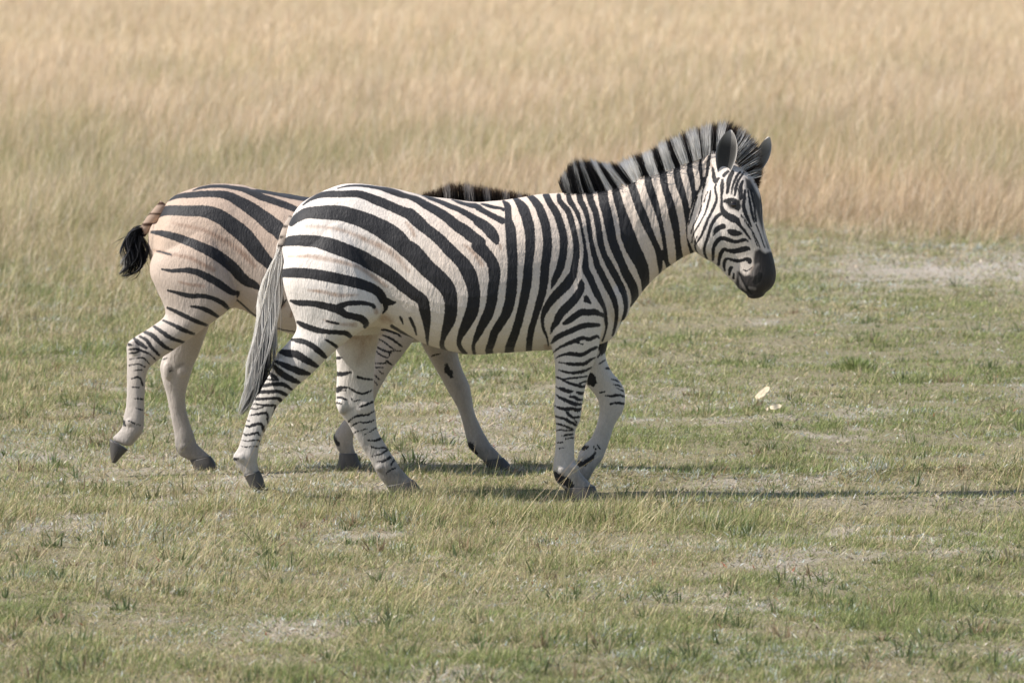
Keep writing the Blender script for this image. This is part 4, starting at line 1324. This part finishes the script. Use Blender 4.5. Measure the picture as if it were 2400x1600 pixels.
def tall_field():
    n = 900000
    x, y = scatter(n, 34, 215, -2)
    m = 420000                                  # the field runs on to both sides
    d = 1 / (1 / 34 + rng.random(m) * (1 / 215 - 1 / 34))
    xo = (d * HALF * 1.22 + .5 + rng.random(m) * (.6 + (d - 25) * .115)) * rng.choice([-1, 1], m)
    x, y = np.concatenate([x, xo]), np.concatenate([y, d - CAM_D])
    wide = np.concatenate([np.ones(n), np.full(m, 1.7)])
    n += m
    e = edge_y(x)
    left = np.clip(.5 - x / 3.0, 0, 1)
    run = 6.5 + 13.0 * left
    t = (y - e) / run + (fnoise(x, y * .35, 1.1, 99) - .5) * 1.1
    keep = rng.random(n) < np.clip(.12 + t * 1.3 + .25 * (vnoise(x, y, .5, 95) - .5), 0, 1) * (t > -.35 * rng.random(n))
    keep &= rng.random(n) > np.clip(bare(x, y) * (y < 21), 0, .97)
    x, y, t = x[keep], y[keep], np.clip(t[keep], 0, 1)
    left, wide = left[keep], wide[keep]
    n = len(x)
    gr = fnoise(x, y * .35, 3.2, 71)
    green = np.clip((gr - .47) * 2.0, 0, .5) * (1 - .75 * np.clip((y - 30) / 40, 0, 1)) + .62 * (1 - t) * left
    isg = rng.random(n) < green
    c = np.where(isg[:, None], pal(n, [(.30, .29, .12), (.40, .37, .19), (.24, .25, .10)], [3, 3, 1]),
                 pal(n, [(.62, .485, .32), (.68, .55, .385), (.53, .40, .255), (.73, .62, .465), (.39, .29, .185)], [4, 4, 3, 2, 1.3]))
    dk = (rng.random(n) < .22 * (1 - t) + .05)
    c = np.where(dk[:, None], pal(n, [(.27, .215, .115), (.21, .175, .085), (.33, .25, .15)], [1, 1, 1]), c)
    lt = (rng.random(n) < .06)
    c = np.where(lt[:, None], pal(n, [(.80, .72, .58)], [1], .1), c)
    patch = fnoise(x, y * .3, 5.0, 77)
    clump = vnoise(x, y * .6, .55, 85)
    wm = (np.exp(-((y - 26) / 9) ** 2) * np.clip((x + 1) / 4, 0, 1) * fnoise(x, y * .3, 2.5, 131) * 1.6)[:, None]
    c = c * (1 + wm * np.array([.02, -.02, -.06]))
    c = c * (.80 + .24 * patch + .22 * clump)[:, None]
    cl = vnoise(x, y * .7, .8, 83)
    L = rng.uniform(.20, .55, n) * (.40 + .60 * t) * (.6 + .8 * cl)
    wd = rng.uniform(.0022, .0052, n) * wide * np.clip((y + 25) / 45, .9, 2.4)
    ld = np.where(rng.random(n) < .55, rng.normal(.0, .7, n), rng.uniform(0, 2 * np.pi, n))
    lean = np.abs(rng.normal(.5, .34, n)).clip(0, 1.35)
    o = grass("tall_grass", x, y, L, wd, ld, lean, c * .95, c * 1.04, M_TALL, 3, .8)
    tag(o, "tall tan dry grass filling the field behind the zebras", "grass", kind="stuff")

set_float(GROUND_ME, "open", bare(*GXY))
short_field()
forb_field()
litter_field()
stalk_field()
tall_field()

# ------------------------------------------------------------------ small things on the grass
M_LEAF = mat_attr("pale_dry_leaf", .7, .25, 90)
def dry_leaf(px, py, y, length, width, ang, label, curl=.06):
    """curled oval leaf standing on its edge in the sward"""
    c = at(px, py, y) + np.array([0, 0, .012])
    nu, nv = 17, 9
    V, C = [], []
    for layer in (0, 1):
        for i in range(nu):
            u = i / (nu - 1)
            wv = width * max(.06, math.sin(math.pi * min(.97, .06 + .92 * u)) ** .6) * (1 + .12 * math.sin(u * 17))
            for j in range(nv):
                q = -1 + 2 * j / (nv - 1)
                a = (u - .5) * length
                b = q * wv / 2
                d = curl * wv * (q * q) + .010 * math.sin(u * 6) + (.004 if layer else 0)
                V.append((c[0] + a * math.cos(ang) - b * math.sin(ang), c[1] - d + b * 1.1, c[2] + a * math.sin(ang) + b * math.cos(ang)))
                k = .86 + .2 * random.random()
                rib = .72 if abs(q) < .15 or (i * 3 + j) % 7 == 0 else 1.0
                C.append((.60 * k * rib, .51 * k * rib, .36 * k * rib))
    F, m = [], nu * nv
    for i in range(nu - 1):
        for j in range(nv - 1):
            a = i * nv + j
            F += [(a, a + 1, a + nv + 1, a + nv), (m + a, m + a + nv, m + a + nv + 1, m + a + 1)]
        for j in (0, nv - 1):
            a = i * nv + j
            F.append((a, a + nv, m + a + nv, m + a))
    me = bpy.data.meshes.new("dry_leaf")
    me.from_pydata((np.array(V) - c).tolist(), [], F)
    for p in me.polygons:
        p.use_smooth = True
    set_col(me, np.array(C))
    o = link(me, M_LEAF, None, "dry_leaf")
    o.location = c
    tag(o, label, "leaf", "pale dry leaves on the short grass")
random.seed(3)
def row_y(py, hgt=.02):
    a = PITCH + math.atan((py - 800) / FPX)
    return (CAM_H - hgt) / math.tan(a) - CAM_D
dry_leaf(1787, 925, row_y(936), .092, .036, math.radians(38), "largest cream-coloured dry leaf, tilted on the short grass right of the front zebra's legs")
dry_leaf(1818, 958, row_y(961), .060, .026, math.radians(8), "small flat cream leaf on the grass just below the largest one")
dry_leaf(1797, 963, row_y(966), .018, .014, math.radians(60), "tiny cream leaf scrap left of the small flat leaf", .6)

def grass_tuft(px, py, nb, spread, hmax, label):
    """one bright clump of fresh grass"""
    y0 = row_y(py, .0)
    x0 = unproj(px, py, y0)[0]
    a, r = rng.uniform(0, 2 * np.pi, nb), np.abs(rng.normal(0, spread * .55, nb)).clip(0, spread)
    c = pal(nb, [(.21, .265, .09), (.27, .31, .12), (.18, .225, .08), (.38, .37, .19)], [3, 3, 2, 1], .2)
    o = grass("grass_tuft", x0 + r * np.cos(a), y0 + r * np.sin(a), rng.uniform(.45, 1, nb) * hmax * (1 - .5 * r / spread), rng.uniform(.005, .009, nb), a,
              np.abs(rng.normal(.4, .25, nb)), c * .9, c * 1.08, M_GRASS, 3)
    tag(o, label, "grass tuft")
grass_tuft(2004, 868, 420, .15, .11, "bright green grass tuft on the short sward above the cream leaves")
